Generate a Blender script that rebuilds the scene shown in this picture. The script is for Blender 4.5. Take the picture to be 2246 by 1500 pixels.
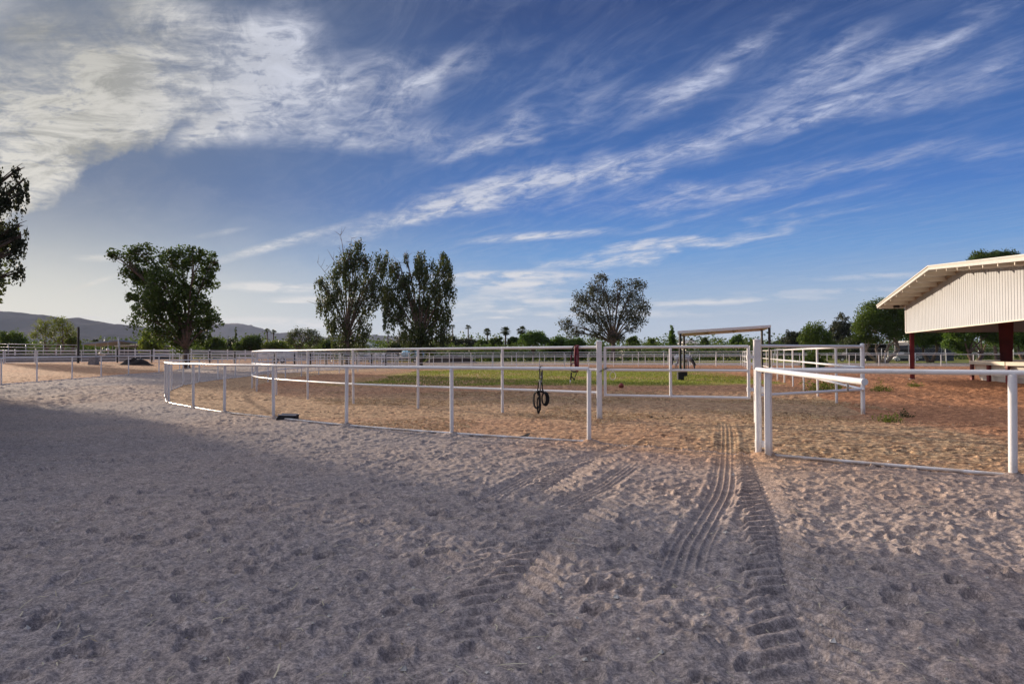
import bpy, math, random
import numpy as np
from mathutils import Vector, Matrix
R = math.radians
for o in list(bpy.data.objects):
    bpy.data.objects.remove(o)
scene = bpy.context.scene
col = scene.collection

# ------------------------------------------------------------------ camera
CAM = np.array([0.0, 0.0, 1.65])
FPX, CX, CY = 1500.0, 1123.0, 750.0
PITCH = math.atan((776.0 - 750.0) / FPX)
ROLL = math.atan(0.004)
_f = np.array([0.0, math.cos(PITCH), math.sin(PITCH)])
_r = np.array([1.0, 0.0, 0.0])
_u = np.cross(_r, _f)
_r, _u = (_r * math.cos(ROLL) - _u * math.sin(ROLL)), (_u * math.cos(ROLL) + _r * math.sin(ROLL))
cam_d = bpy.data.cameras.new("camera")
cam = bpy.data.objects.new("camera", cam_d)
col.objects.link(cam)
cam_d.sensor_width = 36.0
cam_d.lens = FPX / 2246.0 * 36.0
cam_d.clip_start = 0.05
cam_d.clip_end = 40000.0
cam.matrix_world = Matrix(((_r[0], _u[0], -_f[0], CAM[0]), (_r[1], _u[1], -_f[1], CAM[1]),
                           (_r[2], _u[2], -_f[2], CAM[2]), (0, 0, 0, 1)))
scene.camera = cam

# ------------------------------------------------------------------ light
SUN_AZ = R(-49.0)      # from +Y towards +X
SUN_EL = R(11.0)
SKY = 0.12
scene.render.engine = 'CYCLES'
scene.view_settings.view_transform = 'Standard'
scene.view_settings.look = 'None'
scene.view_settings.exposure = 0.55
scene.view_settings.gamma = 1.0
sun_d = bpy.data.lights.new("sun", 'SUN')
sun_d.energy = 4.9
sun_d.angle = R(1.1)
sun_d.color = (1.0, 0.80, 0.60)
sun = bpy.data.objects.new("sun", sun_d)
col.objects.link(sun)
sdir = Vector((math.sin(SUN_AZ) * math.cos(SUN_EL), math.cos(SUN_AZ) * math.cos(SUN_EL), math.sin(SUN_EL)))
sun.rotation_euler = sdir.to_track_quat('Z', 'Y').to_euler()
sun.location = (-30, 20, 30)

world = bpy.data.worlds.new("World")
scene.world = world
world.use_nodes = True
WT = world.node_tree
WT.nodes.clear()


class NB:
    """tiny helper round a node tree"""
    def __init__(self, nt):
        self.nt = nt

    def n(self, t, **kw):
        nd = self.nt.nodes.new(t)
        for k, v in kw.items():
            setattr(nd, k, v)
        return nd

    def put(self, sock, v):
        if hasattr(v, 'links') or isinstance(v, bpy.types.NodeSocket):
            self.nt.links.new(v, sock)
        elif v is not None:
            sock.default_value = v

    def m(self, op, a, b=None, c=None, clamp=False):
        nd = self.n('ShaderNodeMath', operation=op, use_clamp=clamp)
        self.put(nd.inputs[0], a)
        if b is not None: self.put(nd.inputs[1], b)
        if c is not None: self.put(nd.inputs[2], c)
        return nd.outputs[0]

    def ss(self, v, lo, hi, a=0.0, b=1.0):
        nd = self.n('ShaderNodeMapRange', interpolation_type='SMOOTHSTEP')
        self.put(nd.inputs['Value'], v)
        nd.inputs['From Min'].default_value = lo
        nd.inputs['From Max'].default_value = hi
        nd.inputs['To Min'].default_value = a
        nd.inputs['To Max'].default_value = b
        return nd.outputs[0]

    def mix(self, f, a, b, blend='MIX'):
        nd = self.n('ShaderNodeMix', data_type='RGBA', blend_type=blend)
        self.put(nd.inputs[0], f)
        self.put(nd.inputs[6], a if not isinstance(a, tuple) or len(a) == 4 else (*a, 1))
        self.put(nd.inputs[7], b if not isinstance(b, tuple) or len(b) == 4 else (*b, 1))
        return nd.outputs[2]

    def noise(self, vec, scale, detail=4, rough=0.5, dist=0.0, dim='3D'):
        nd = self.n('ShaderNodeTexNoise', noise_dimensions=dim)
        if vec is not None: self.put(nd.inputs['Vector'], vec)
        nd.inputs['Scale'].default_value = scale
        nd.inputs['Detail'].default_value = detail
        nd.inputs['Roughness'].default_value = rough
        nd.inputs['Distortion'].default_value = dist
        return nd.outputs['Fac']

    def mapping(self, vec, loc=(0, 0, 0), rot=(0, 0, 0), scale=(1, 1, 1), kind='POINT'):
        nd = self.n('ShaderNodeMapping', vector_type=kind)
        self.put(nd.inputs['Vector'], vec)
        nd.inputs['Location'].default_value = loc
        nd.inputs['Rotation'].default_value = rot
        nd.inputs['Scale'].default_value = scale
        return nd.outputs[0]


def build_world():
    b = NB(WT)
    sky = b.n('ShaderNodeTexSky', sky_type='NISHITA')
    sky.sun_disc = False
    sky.sun_elevation = SUN_EL
    sky.sun_rotation = SUN_AZ
    sky.altitude = 400
    sky.air_density = 1.0
    sky.dust_density = 0.8
    sky.ozone_density = 2.2
    hs = b.n('ShaderNodeHueSaturation')
    hs.inputs['Saturation'].default_value = 1.25
    hs.inputs['Value'].default_value = 0.5
    b.put(hs.inputs['Color'], sky.outputs[0])
    tc = b.n('ShaderNodeTexCoord')
    sep = b.n('ShaderNodeSeparateXYZ')
    b.put(sep.inputs[0], tc.outputs['Generated'])
    x, y, z = sep.outputs
    yc = b.m('MAXIMUM', y, 0.12)
    a_ = b.m('DIVIDE', x, yc)
    b_ = b.m('DIVIDE', z, yc)
    cb = b.n('ShaderNodeCombineXYZ')
    b.put(cb.inputs[0], a_); b.put(cb.inputs[1], b_)
    ab = cb.outputs[0]
    # high cloud layer: direction projected on a plane overhead
    zc = b.m('ADD', b.m('MAXIMUM', z, 0.0), 0.04)
    cp = b.n('ShaderNodeCombineXYZ')
    b.put(cp.inputs[0], b.m('DIVIDE', x, zc)); b.put(cp.inputs[1], b.m('DIVIDE', y, zc))
    P = cp.outputs[0]
    Pr = b.mapping(P, rot=(0, 0, R(58.4)))       # cirrus runs toward the left horizon
    wob = b.n('ShaderNodeTexNoise')
    b.put(wob.inputs['Vector'], P); wob.inputs['Scale'].default_value = 1.1; wob.inputs['Detail'].default_value = 3
    vm = b.n('ShaderNodeVectorMath', operation='SUBTRACT')
    b.put(vm.inputs[0], wob.outputs['Color']); vm.inputs[1].default_value = (0.5, 0.5, 0.5)
    vs = b.n('ShaderNodeVectorMath', operation='MULTIPLY_ADD')
    b.put(vs.inputs[0], vm.outputs[0]); vs.inputs[1].default_value = (0.10, 0.07, 0)
    b.put(vs.inputs[2], ab)
    wob2 = b.n('ShaderNodeTexNoise')
    b.put(wob2.inputs['Vector'], ab); wob2.inputs['Scale'].default_value = 14; wob2.inputs['Detail'].default_value = 5
    vm2 = b.n('ShaderNodeVectorMath', operation='SUBTRACT')
    b.put(vm2.inputs[0], wob2.outputs['Color']); vm2.inputs[1].default_value = (0.5, 0.5, 0.5)
    vs2 = b.n('ShaderNodeVectorMath', operation='MULTIPLY_ADD')
    b.put(vs2.inputs[0], vm2.outputs[0]); vs2.inputs[1].default_value = (0.06, 0.035, 0)
    b.put(vs2.inputs[2], vs.outputs[0])
    abw = vs2.outputs[0]
    B = CLOUDS
    tot = None; tlow = None
    edge_n = b.noise(ab, 16, 5, 0.6)
    sline = b.m('SUBTRACT', b_, b.m('MULTIPLY_ADD', a_, 0.55, 0.605))
    edge = b.ss(b.m('ADD', sline, b.m('MULTIPLY', b.m('SUBTRACT', edge_n, 0.5), 0.10)), -0.012, 0.012)
    for bi, (px, py, rx, ry, ang, st) in enumerate(B):
        if bi == 15: tot = b.m('MULTIPLY', tot, b.m('MAXIMUM', edge, b.ss(a_, -0.56, -0.42)))
        a0, b0 = (px - 1123) / 1500.0, (776 - 0.0 * py - py) / 1500.0
        low = ry <= 10
        mp = b.mapping(vs.outputs[0] if not low else ab, loc=(a0, b0, 0), rot=(0, 0, R(ang)),
                       scale=(rx / 1500.0, ry / 1500.0, 1.0), kind='TEXTURE') if low else \
             b.mapping(abw, loc=(a0, b0, 0), rot=(0, 0, R(ang)), scale=(rx / 1500.0, ry / 1500.0, 1.0), kind='TEXTURE')
        dt = b.n('ShaderNodeVectorMath', operation='DOT_PRODUCT')
        b.put(dt.inputs[0], mp); b.put(dt.inputs[1], mp)
        g = b.m('POWER', 0.3679, dt.outputs['Value'])
        if py > 590 and ang < 10:
            tlow = b.m('MULTIPLY_ADD', g, st, tlow if tlow is not None else 0.0)
        else:
            tot = b.m('MULTIPLY_ADD', g, st, tot if tot is not None else 0.0)
    tot = b.m('MAXIMUM', b.m('MULTIPLY_ADD', tot, 1.15, -0.13), 0.0)
    # fibres
    fib = b.noise(b.mapping(Pr, scale=(1.0, 3.0, 1)), 2.2, 7, 0.64, 1.6)
    puff = b.noise(b.mapping(Pr, scale=(1.0, 1.5, 1)), 5.5, 8, 0.66, 0.9)
    ripple = b.noise(b.mapping(ab, rot=(0, 0, R(62)), scale=(1.0, 5.0, 1)), 22, 5, 0.65, 0.5)
    leftn = b.ss(a_, -0.10, -0.5)
    puff_l = b.noise(b.mapping(ab, rot=(0, 0, R(-38)), scale=(1.0, 2.0, 1)), 8.0, 9, 0.68, 0.9)
    fib = b.m('ADD', b.m('MULTIPLY', fib, b.m('SUBTRACT', 1.0, leftn)), b.m('MULTIPLY', puff_l, leftn))
    n1 = b.m('MULTIPLY_ADD', fib, 0.9, b.m('MULTIPLY_ADD', puff, 0.9, b.m('MULTIPLY', ripple, 0.5)))   # ~1.15 mean
    n1 = b.ss(n1, 0.80, 1.50, 0.0, 1.65)
    front = b.ss(y, 0.05, 0.3)
    tot = b.m('MULTIPLY', tot, front)
    back = b.m('MULTIPLY', b.m('SUBTRACT', 1.0, front), 0.45)
    tot = b.m('ADD', tot, back)
    dens = b.m('MULTIPLY', tot, b.m('MULTIPLY_ADD', n1, 0.88, 0.12))
    up = b.ss(z, 0.0, 0.02)
    lown = b.noise(b.mapping(ab, scale=(1.0, 4.5, 1)), 17, 6, 0.62, 0.3)
    ld = b.m('MULTIPLY', b.m('MULTIPLY', tlow, b.ss(y, 0.05, 0.3)), b.ss(lown, 0.34, 0.60, 0.25, 1.5))
    dens = b.m('ADD', dens, b.m('MULTIPLY', b.m('MAXIMUM', b.m('SUBTRACT', ld, 0.12), 0.0), 1.1))
    body = b.m('MULTIPLY', b.m('MULTIPLY', b.ss(a_, -0.28, -0.62), b.ss(z, 0.16, 0.22)), b.m('MULTIPLY', edge, 0.5))
    # thin general veil, stronger up high and left
    veil = b.m('MULTIPLY', b.ss(fib, 0.38, 0.72), 0.11)
    dens = b.m('ADD', dens, veil)
    dens = b.m('MULTIPLY', b.m('MINIMUM', b.m('MULTIPLY', dens, 0.85), 0.93), up)
    # sunward-ness
    sd = b.n('ShaderNodeVectorMath', operation='DOT_PRODUCT')
    b.put(sd.inputs[0], tc.outputs['Generated'])
    sd.inputs[1].default_value = (sdir.x, sdir.y, sdir.z)
    sw = b.ss(sd.outputs['Value'], 0.45, 1.0)
    lowf = b.ss(z, 0.30, 0.02)
    c_hi = b.mix(puff, (0.15, 0.18, 0.28), (0.48, 0.52, 0.66))
    c_left = b.mix(b.m('MULTIPLY', b.ss(b.noise(b.mapping(ab, rot=(0, 0, R(-25)), scale=(0.8, 3.2, 1)), 5.5, 9, 0.72, 0.7), 0.40, 0.58), b.m('MAXIMUM', b.ss(b_, 0.50, 0.30, 0.45, 1.0), b.ss(a_, -0.62, -0.5))), (0.075, 0.09, 0.11), (0.44, 0.43, 0.42))
    leftf = b.ss(a_, -0.30, -0.62)
    ccol = b.mix(leftf, c_hi, c_left)
    ccol = b.mix(b.m('MULTIPLY', lowf, 0.75), ccol, (0.62, 0.60, 0.56))
    ccol = b.mix(b.m('MULTIPLY', sw, 0.30), ccol, (0.66, 0.62, 0.50))
    k = b.n('ShaderNodeVectorMath', operation='SCALE')
    b.put(k.inputs[0], ccol); k.inputs['Scale'].default_value = 1.0 / SKY
    # greyer, darker veil high up over the sunward quarter
    ramp = b.n('ShaderNodeValToRGB')
    cr = ramp.color_ramp
    for i, (pp, cc) in enumerate(((0.0, (.34, .40, .45)), (.07, (.23, .325, .45)), (.14, (.075, .21, .45)), (.21, (.026, .12, .37)), (.30, (.018, .082, .27)), (.45, (.012, .040, .145)), (1.0, (.05, .09, .22)))):
        el_ = cr.elements[i] if i < 2 else cr.elements.new(pp)
        el_.position = pp; el_.color = (*cc, 1)
    b.put(ramp.inputs[0], b.m('MAXIMUM', z, 0.0))
    rk = b.n('ShaderNodeVectorMath', operation='SCALE')
    b.put(rk.inputs[0], ramp.outputs[0]); rk.inputs['Scale'].default_value = 1.0 / SKY
    leftness = b.m('MULTIPLY', b.ss(a_, 0.15, -0.7), b.ss(y, 0.0, 0.2))
    lg = b.mix(b.ss(z, 0.0, 0.24), (.66 / SKY, .63 / SKY, .52 / SKY), (.085 / SKY, .115 / SKY, .17 / SKY))
    base = b.mix(b.m('MULTIPLY', leftness, 0.85), rk.outputs[0], lg)
    hs_out = b.mix(0.95, hs.outputs[0], base)
    grey = b.m('MULTIPLY', b.m('MULTIPLY', b.ss(a_, 0.0, -0.75), b.ss(z, 0.08, 0.35)), 0.30)
    hs_out = b.mix(body, hs_out, (0.17 / SKY, 0.185 / SKY, 0.205 / SKY))
    sk = b.mix(grey, hs_out, (0.12 / SKY, 0.15 / SKY, 0.21 / SKY))
    c = b.mix(dens, sk, k.outputs[0])
    # invented sky tone overhead and behind the viewer, dimmed for directional light
    behind = b.m('MAXIMUM', b.ss(y, 0.25, -0.15), b.ss(z, 0.55, 0.75))
    bc = b.mix(b.ss(b.noise(P, 1.6, 5, 0.6), 0.38, 0.6), (0.30 / SKY, 0.34 / SKY, 0.44 / SKY), (0.66 / SKY, 0.63 / SKY, 0.66 / SKY))
    bc = b.mix(0.78, bc, (0.085 / SKY, 0.12 / SKY, 0.22 / SKY))
    c = b.mix(b.m('MULTIPLY', behind, up), c, bc)
    # added bright sky patch, unseen high on the left, as fill for the ground
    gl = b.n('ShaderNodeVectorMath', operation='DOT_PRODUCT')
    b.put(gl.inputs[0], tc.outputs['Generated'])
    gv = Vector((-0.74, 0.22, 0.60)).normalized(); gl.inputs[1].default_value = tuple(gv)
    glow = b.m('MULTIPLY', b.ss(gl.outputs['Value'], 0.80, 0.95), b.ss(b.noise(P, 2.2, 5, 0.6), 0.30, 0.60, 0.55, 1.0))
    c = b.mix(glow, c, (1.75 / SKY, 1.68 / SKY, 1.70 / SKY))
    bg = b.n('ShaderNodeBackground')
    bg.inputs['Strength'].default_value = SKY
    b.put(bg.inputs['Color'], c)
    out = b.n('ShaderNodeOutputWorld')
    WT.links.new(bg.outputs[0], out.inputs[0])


CLOUDS = [  # px, py, rx, ry, angle, strength (where each patch of cirrus lies in the sky)
    (110, 310, 180, 85, 38, 1.05), (20, 400, 90, 45, 42, 1.1), (-120, 330, 200, 200, 0, .8), (220, 190, 110, 150, -30, .7), (50, 200, 160, 60, -10, .6),
    (90, 60, 250, 60, -20, .6), (330, 200, 110, 100, 40, .8), (470, 60, 150, 60, -20, .6), (480, 130, 110, 60, 20, .7), (620, 100, 60, 110, -15, .75),
    (560, 170, 120, 60, 20, .6), (450, 280, 110, 30, 14, .75), (700, 200, 180, 50, 14, .62), (800, 280, 230, 34, 0, .5), (600, 240, 250, 50, 10, .35),
    (330, 20, 120, 60, -30, .4),
    (940, 185, 120, 24, 28, .62), (1150, 270, 50, 45, 55, .4), (1090, 305, 170, 26, 12, .4), (1030, 300, 50, 22, 30, .4),
    (1570, 150, 170, 24, 32, .7), (1470, 190, 80, 24, 8, .5), (1310, 220, 70, 60, 50, .25),
    (1840, 120, 130, 30, 35, .5), (2060, 80, 200, 32, 27, .55), (2200, 140, 100, 40, 25, .35), (1300, 130, 500, 120, 8, .16),
    (1900, 160, 360, 80, 15, .22),
    (600, 535, 150, 10, 16, .8), (900, 468, 190, 24, 14, .62), (1100, 428, 190, 34, 11, .66), (1260, 392, 140, 36, 14, .55),
    (1450, 345, 150, 38, 16, .5), (1600, 290, 150, 40, 18, .5), (1800, 232, 90, 18, 32, .5), (1930, 205, 150, 34, 12, .3),
    (2100, 200, 150, 30, 8, .24),
    (1680, 395, 240, 26, 12, .34), (1960, 355, 240, 17, 13, .36), (2200, 325, 150, 13, 12, .3), (1480, 430, 200, 24, 6, .3),
    (1180, 518, 150, 9, 4, .85), (1500, 485, 170, 8, 14, .28), (1830, 435, 190, 8, 13, .3),
    (1290, 582, 200, 13, 9, .55), (1500, 545, 140, 13, 14, .55), (1690, 502, 130, 12, 15, .45), (1950, 452, 210, 8, 10, .2),
    (600, 628, 110, 10, -2, 1.1), (720, 655, 110, 7, 0, .9), (1110, 603, 170, 8, 0, .95), (1120, 640, 150, 26, 0, .55),
    (1080, 680, 180, 13, 0, .55), (190, 622, 75, 6, 19, .9), (215, 562, 60, 9, 0, .55), (480, 508, 70, 8, 10, .35),
    (150, 692, 190, 3, 0, 1.0), (520, 700, 180, 7, 0, .9), (660, 712, 120, 9, 0, .8), (1950, 608, 190, 8, 2, .4),
    (1640, 660, 240, 8, 2, .4), (1400, 690, 250, 9, 0, .45), (1850, 640, 260, 7, 1, .35), (1250, 660, 120, 6, 0, .5), (1130, 622, 130, 7, 0, .6), (1500, 668, 200, 6, 2, .35), (640, 660, 45, 2.5, 0, .8),
]
build_world()

# ------------------------------------------------------------------ numbers and rays
def horizon(px):
    return 776.0 - 0.004 * (px - 1123.0)


def sstep(x, a, b):
    t = np.clip((np.asarray(x, float) - a) / (b - a), 0, 1)
    return t * t * (3 - 2 * t)


def elev(x, y):
    """the land rises very gently towards the far left"""
    x = np.asarray(x, float); y = np.asarray(y, float)
    return 0.85 * sstep(y, 30, 100) * sstep(-x, 14, 55) * (1 - sstep(y, 220, 380))


def ray(px, py):
    d = _f + (px - CX) / FPX * _r - (py - CY) / FPX * _u
    return d


def G(px, py):
    """ground point seen at a pixel of the photograph (2246 px wide)"""
    d = ray(px, py)
    z0 = 0.0
    for _ in range(12):
        t = (z0 - CAM[2]) / d[2]
        p = CAM + d * t
        z0 = 0.5 * z0 + 0.5 * float(elev(p[0], p[1]))
    return float(p[0]), float(p[1])


def A(px, py, dist):
    """point at distance `dist` along +Y seen at a pixel"""
    d = ray(px, py)
    p = CAM + d * (dist / d[1])
    return Vector(p)


def V(*a):
    return Vector(a)


# ------------------------------------------------------------------ mesh helpers
def origin_of(o):
    while o is not None:
        if '_o' in o: return Vector(o['_o'])
        o = o.parent
    return Vector((0, 0, 0))


class MB:
    def __init__(self):
        self.v = []; self.f = []; self.n = 0

    def add(self, verts, faces):
        o = self.n
        self.v.extend([tuple(p) for p in verts])
        self.f.extend([tuple(i + o for i in fc) for fc in faces])
        self.n += len(verts)
        return self

    def box(self, c, s, rz=0.0, bev=0.0, M=None):
        """box centred at c, size s, rotated about z; bev chamfers the upright edges"""
        hx, hy, hz = s[0] / 2, s[1] / 2, s[2] / 2
        if bev > 0:
            b = min(bev, hx * .8, hy * .8)
            prof = [(hx, -hy + b), (hx, hy - b), (hx - b, hy), (-hx + b, hy), (-hx, hy - b), (-hx, -hy + b), (-hx + b, -hy), (hx - b, -hy)]
        else:
            prof = [(hx, -hy), (hx, hy), (-hx, hy), (-hx, -hy)]
        n = len(prof)
        cr, sr = math.cos(rz), math.sin(rz)
        vs = []
        for z in (-hz, hz):
            for (x, y) in prof:
                vs.append(Vector((x, y, z)))
        if M is not None:
            vs = [M @ p for p in vs]
            vs = [p + Vector(c) for p in vs]
        else:
            vs = [Vector((c[0] + p.x * cr - p.y * sr, c[1] + p.x * sr + p.y * cr, c[2] + p.z)) for p in vs]
        fs = [tuple(reversed(range(n))), tuple(range(n, 2 * n))]
        for i in range(n):
            j = (i + 1) % n
            fs.append((i, j, n + j, n + i))
        return self.add(vs, fs)

    def bar(self, a, b, w, h=None):
        """rectangular bar from a to b"""
        a = Vector(a); b = Vector(b); h = h or w
        d = (b - a); L = d.length; d.normalize()
        up = Vector((0, 0, 1)) if abs(d.z) < 0.95 else Vector((0, 1, 0))
        s = d.cross(up).normalized(); t = s.cross(d).normalized()
        vs = []
        for p in (a, b):
            for (i, j) in ((-1, -1), (1, -1), (1, 1), (-1, 1)):
                vs.append(p + s * (i * w / 2) + t * (j * h / 2))
        return self.add(vs, [(0, 1, 2, 3), (7, 6, 5, 4), (0, 4, 5, 1), (1, 5, 6, 2), (2, 6, 7, 3), (3, 7, 4, 0)])

    def tube(self, pts, rad, n=12, caps=True, closed=False):
        pts = [Vector(p) for p in pts]
        m = len(pts)
        if not hasattr(rad, '__len__'):
            rad = [rad] * m
        vs = []; fs = []
        prev = None
        for i, p in enumerate(pts):
            if closed:
                d = (pts[(i + 1) % m] - pts[i - 1])
            else:
                d = (pts[min(i + 1, m - 1)] - pts[max(i - 1, 0)])
            if d.length < 1e-9: d = Vector((0, 0, 1))
            d.normalize()
            if prev is None:
                up = Vector((0, 0, 1)) if abs(d.z) < 0.9 else Vector((1, 0, 0))
                s = d.cross(up).normalized()
            else:
                s = (prev - d * prev.dot(d))
                if s.length < 1e-6:
                    s = d.cross(Vector((0, 0, 1)))
                s.normalize()
            prev = s
            t = s.cross(d)
            for k in range(n):
                a = 2 * math.pi * k / n
                vs.append(p + (s * math.cos(a) + t * math.sin(a)) * rad[i])
        q = m if closed else m - 1
        for i in range(q):
            i2 = (i + 1) % m
            for k in range(n):
                k2 = (k + 1) % n
                fs.append((i * n + k, i2 * n + k, i2 * n + k2, i * n + k2))
        if caps and not closed:
            fs.append(tuple(range(n)))
            fs.append(tuple(reversed(range((m - 1) * n, m * n))))
        return self.add(vs, fs)

    def lathe(self, c, prof, n=20, axis=None):
        c = Vector(c)
        vs = []; fs = []
        M = Matrix.Identity(3)
        if axis is not None:
            M = Vector(axis).to_track_quat('Z', 'Y').to_matrix()
        for (r, z) in prof:
            for k in range(n):
                a = 2 * math.pi * k / n
                vs.append(c + M @ Vector((r * math.cos(a), r * math.sin(a), z)))
        for i in range(len(prof) - 1):
            for k in range(n):
                k2 = (k + 1) % n
                fs.append((i * n + k, i * n + k2, (i + 1) * n + k2, (i + 1) * n + k))
        fs.append(tuple(reversed(range(n))))
        fs.append(tuple(range((len(prof) - 1) * n, len(prof) * n)))
        return self.add(vs, fs)

    def prism(self, poly, off):
        """closed polygon (list of 3D points) extruded by vector off"""
        poly = [Vector(p) for p in poly]; off = Vector(off); n = len(poly)
        vs = poly + [p + off for p in poly]
        fs = [tuple(reversed(range(n))), tuple(range(n, 2 * n))]
        for i in range(n):
            j = (i + 1) % n
            fs.append((i, j, n + j, n + i))
        return self.add(vs, fs)

    def build(self, name, mat, parent=None, smooth=False, angle=None):
        me = bpy.data.meshes.new(name)
        off = origin_of(parent)
        me.from_pydata([(p[0] - off.x, p[1] - off.y, p[2] - off.z) for p in self.v], [], self.f)
        me.update()
        if smooth:
            for p in me.polygons: p.use_smooth = True
            if angle is not None:
                try: me.set_sharp_from_angle(angle=R(angle))
                except Exception: pass
        me.materials.append(mat)
        o = bpy.data.objects.new(name, me)
        col.objects.link(o)
        if parent is not None:
            o.parent = parent
        return o


def np_obj(name, verts, faces, mat, parent=None, smooth=False, attr=None):
    """verts (N,3), faces (M,k) -> object, quick"""
    verts = np.asarray(verts, np.float32); faces = np.asarray(faces, np.int32)
    verts = verts - np.array(list(origin_of(parent)), np.float32)
    me = bpy.data.meshes.new(name)
    k = faces.shape[1]
    me.vertices.add(len(verts)); me.vertices.foreach_set('co', verts.ravel())
    me.loops.add(faces.size); me.loops.foreach_set('vertex_index', faces.ravel())
    me.polygons.add(len(faces))
    me.polygons.foreach_set('loop_start', np.arange(0, faces.size, k, dtype=np.int32))
    try: me.polygons.foreach_set('loop_total', np.full(len(faces), k, np.int32))
    except Exception: pass
    if smooth:
        me.polygons.foreach_set('use_smooth', np.ones(len(faces), bool))
    me.update(calc_edges=True)
    if attr is not None:
        ca = me.color_attributes.new('mixing', 'FLOAT_COLOR', 'POINT')
        ca.data.foreach_set('color', attr.astype(np.float32).ravel())
    me.materials.append(mat)
    o = bpy.data.objects.new(name, me)
    col.objects.link(o)
    if parent is not None: o.parent = parent
    return o


def thing(name, label, cat, loc, group=None):
    o = bpy.data.objects.new(name, None)
    o.empty_display_size = 0.3
    o.location = loc
    o['_o'] = [float(loc[0]), float(loc[1]), float(loc[2])]
    o['label'] = label; o['category'] = cat
    if group: o['group'] = group
    col.objects.link(o)
    return o


def tag(o, label=None, cat=None, group=None, kind=None):
    if label: o['label'] = label
    if cat: o['category'] = cat
    if group: o['group'] = group
    if kind: o['kind'] = kind
    return o


# ------------------------------------------------------------------ materials
def newmat(name):
    m = bpy.data.materials.new(name)
    m.use_nodes = True
    nt = m.node_tree
    nt.nodes.clear()
    b = NB(nt)
    p = b.n('ShaderNodeBsdfPrincipled')
    out = b.n('ShaderNodeOutputMaterial')
    nt.links.new(p.outputs[0], out.inputs[0])
    return m, b, p, out


def simple(name, c, rough=0.6, metal=0.0, var=0.15, scale=6.0, bump=0.0, c2=None, bscale=None, spec=0.5):
    m, b, p, out = newmat(name)
    tc = b.n('ShaderNodeTexCoord')
    n = b.noise(tc.outputs['Object'], scale, 5, 0.6)
    c2 = c2 or tuple(max(0, x * (1 - var)) for x in c)
    b.put(p.inputs['Base Color'], b.mix(b.ss(n, 0.35, 0.7), c, c2))
    p.inputs['Roughness'].default_value = rough
    p.inputs['Metallic'].default_value = metal
    p.inputs['Specular IOR Level'].default_value = spec
    if bump:
        bn = b.n('ShaderNodeBump')
        bn.inputs['Strength'].default_value = 0.6
        bn.inputs['Distance'].default_value = bump
        b.put(bn.inputs['Height'], b.noise(tc.outputs['Object'], bscale or scale * 6, 4, 0.6))
        b.put(p.inputs['Normal'], bn.outputs[0])
    return m


def leafmat(name, dark, light, trans=0.35, clump=0.45, yellow=None):
    m, b, p, out = newmat(name)
    geo = b.n('ShaderNodeNewGeometry')
    tc = b.n('ShaderNodeTexCoord')
    n = b.noise(tc.outputs['Object'], clump, 3, 0.6)
    f = b.m('ADD', b.m('MULTIPLY', b.ss(n, 0.35, 0.65), 0.55), b.m('MULTIPLY', geo.outputs['Random Per Island'], 0.45))
    c = b.mix(f, dark, light)
    if yellow:
        n2 = b.noise(tc.outputs['Object'], clump * 0.7, 2, 0.5)
        c = b.mix(b.m('MULTIPLY', b.ss(n2, 0.55, 0.75), 0.8), c, yellow)
    b.put(p.inputs['Base Color'], c)
    p.inputs['Roughness'].default_value = 0.55
    p.inputs['Specular IOR Level'].default_value = 0.25
    tr = b.n('ShaderNodeBsdfTranslucent')
    tcol = b.mix(0.5, c, (light[0] * 1.5, light[1] * 1.5, light[2] * 0.7))
    b.put(tr.inputs['Color'], tcol)
    ms = b.n('ShaderNodeMixShader')
    ms.inputs[0].default_value = trans
    b.nt.links.new(p.outputs[0], ms.inputs[1]); b.nt.links.new(tr.outputs[0], ms.inputs[2])
    b.nt.links.new(ms.outputs[0], out.inputs[0])
    return m


def pipe_mat():
    m, b, p, out = newmat('white_pipe_paint')
    tc = b.n('ShaderNodeTexCoord')
    geo = b.n('ShaderNodeNewGeometry')
    n = b.noise(tc.outputs['Object'], 2.2, 6, 0.65)
    c = b.mix(b.ss(n, 0.45, 0.75), (0.76, 0.76, 0.77), (0.66, 0.65, 0.63))
    n2 = b.noise(tc.outputs['Object'], 55, 4, 0.6)
    c = b.mix(b.ss(n2, 0.65, 0.72, 0, .6), c, (0.30, 0.19, 0.12))
    sp = b.n('ShaderNodeSeparateXYZ'); b.put(sp.inputs[0], geo.outputs['Position'])
    dirt = b.m('MULTIPLY', b.ss(sp.outputs[2], 0.32, 0.01), b.ss(n, 0.35, 0.6))
    c = b.mix(b.m('MULTIPLY', dirt, 0.6), c, (0.42, 0.31, 0.22))
    b.put(p.inputs['Base Color'], c)
    p.inputs['Roughness'].default_value = 0.32
    bn = b.n('ShaderNodeBump'); bn.inputs['Strength'].default_value = 0.25; bn.inputs['Distance'].default_value = 0.002
    b.put(bn.inputs['Height'], n2); b.put(p.inputs['Normal'], bn.outputs[0])
    return m


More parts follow.
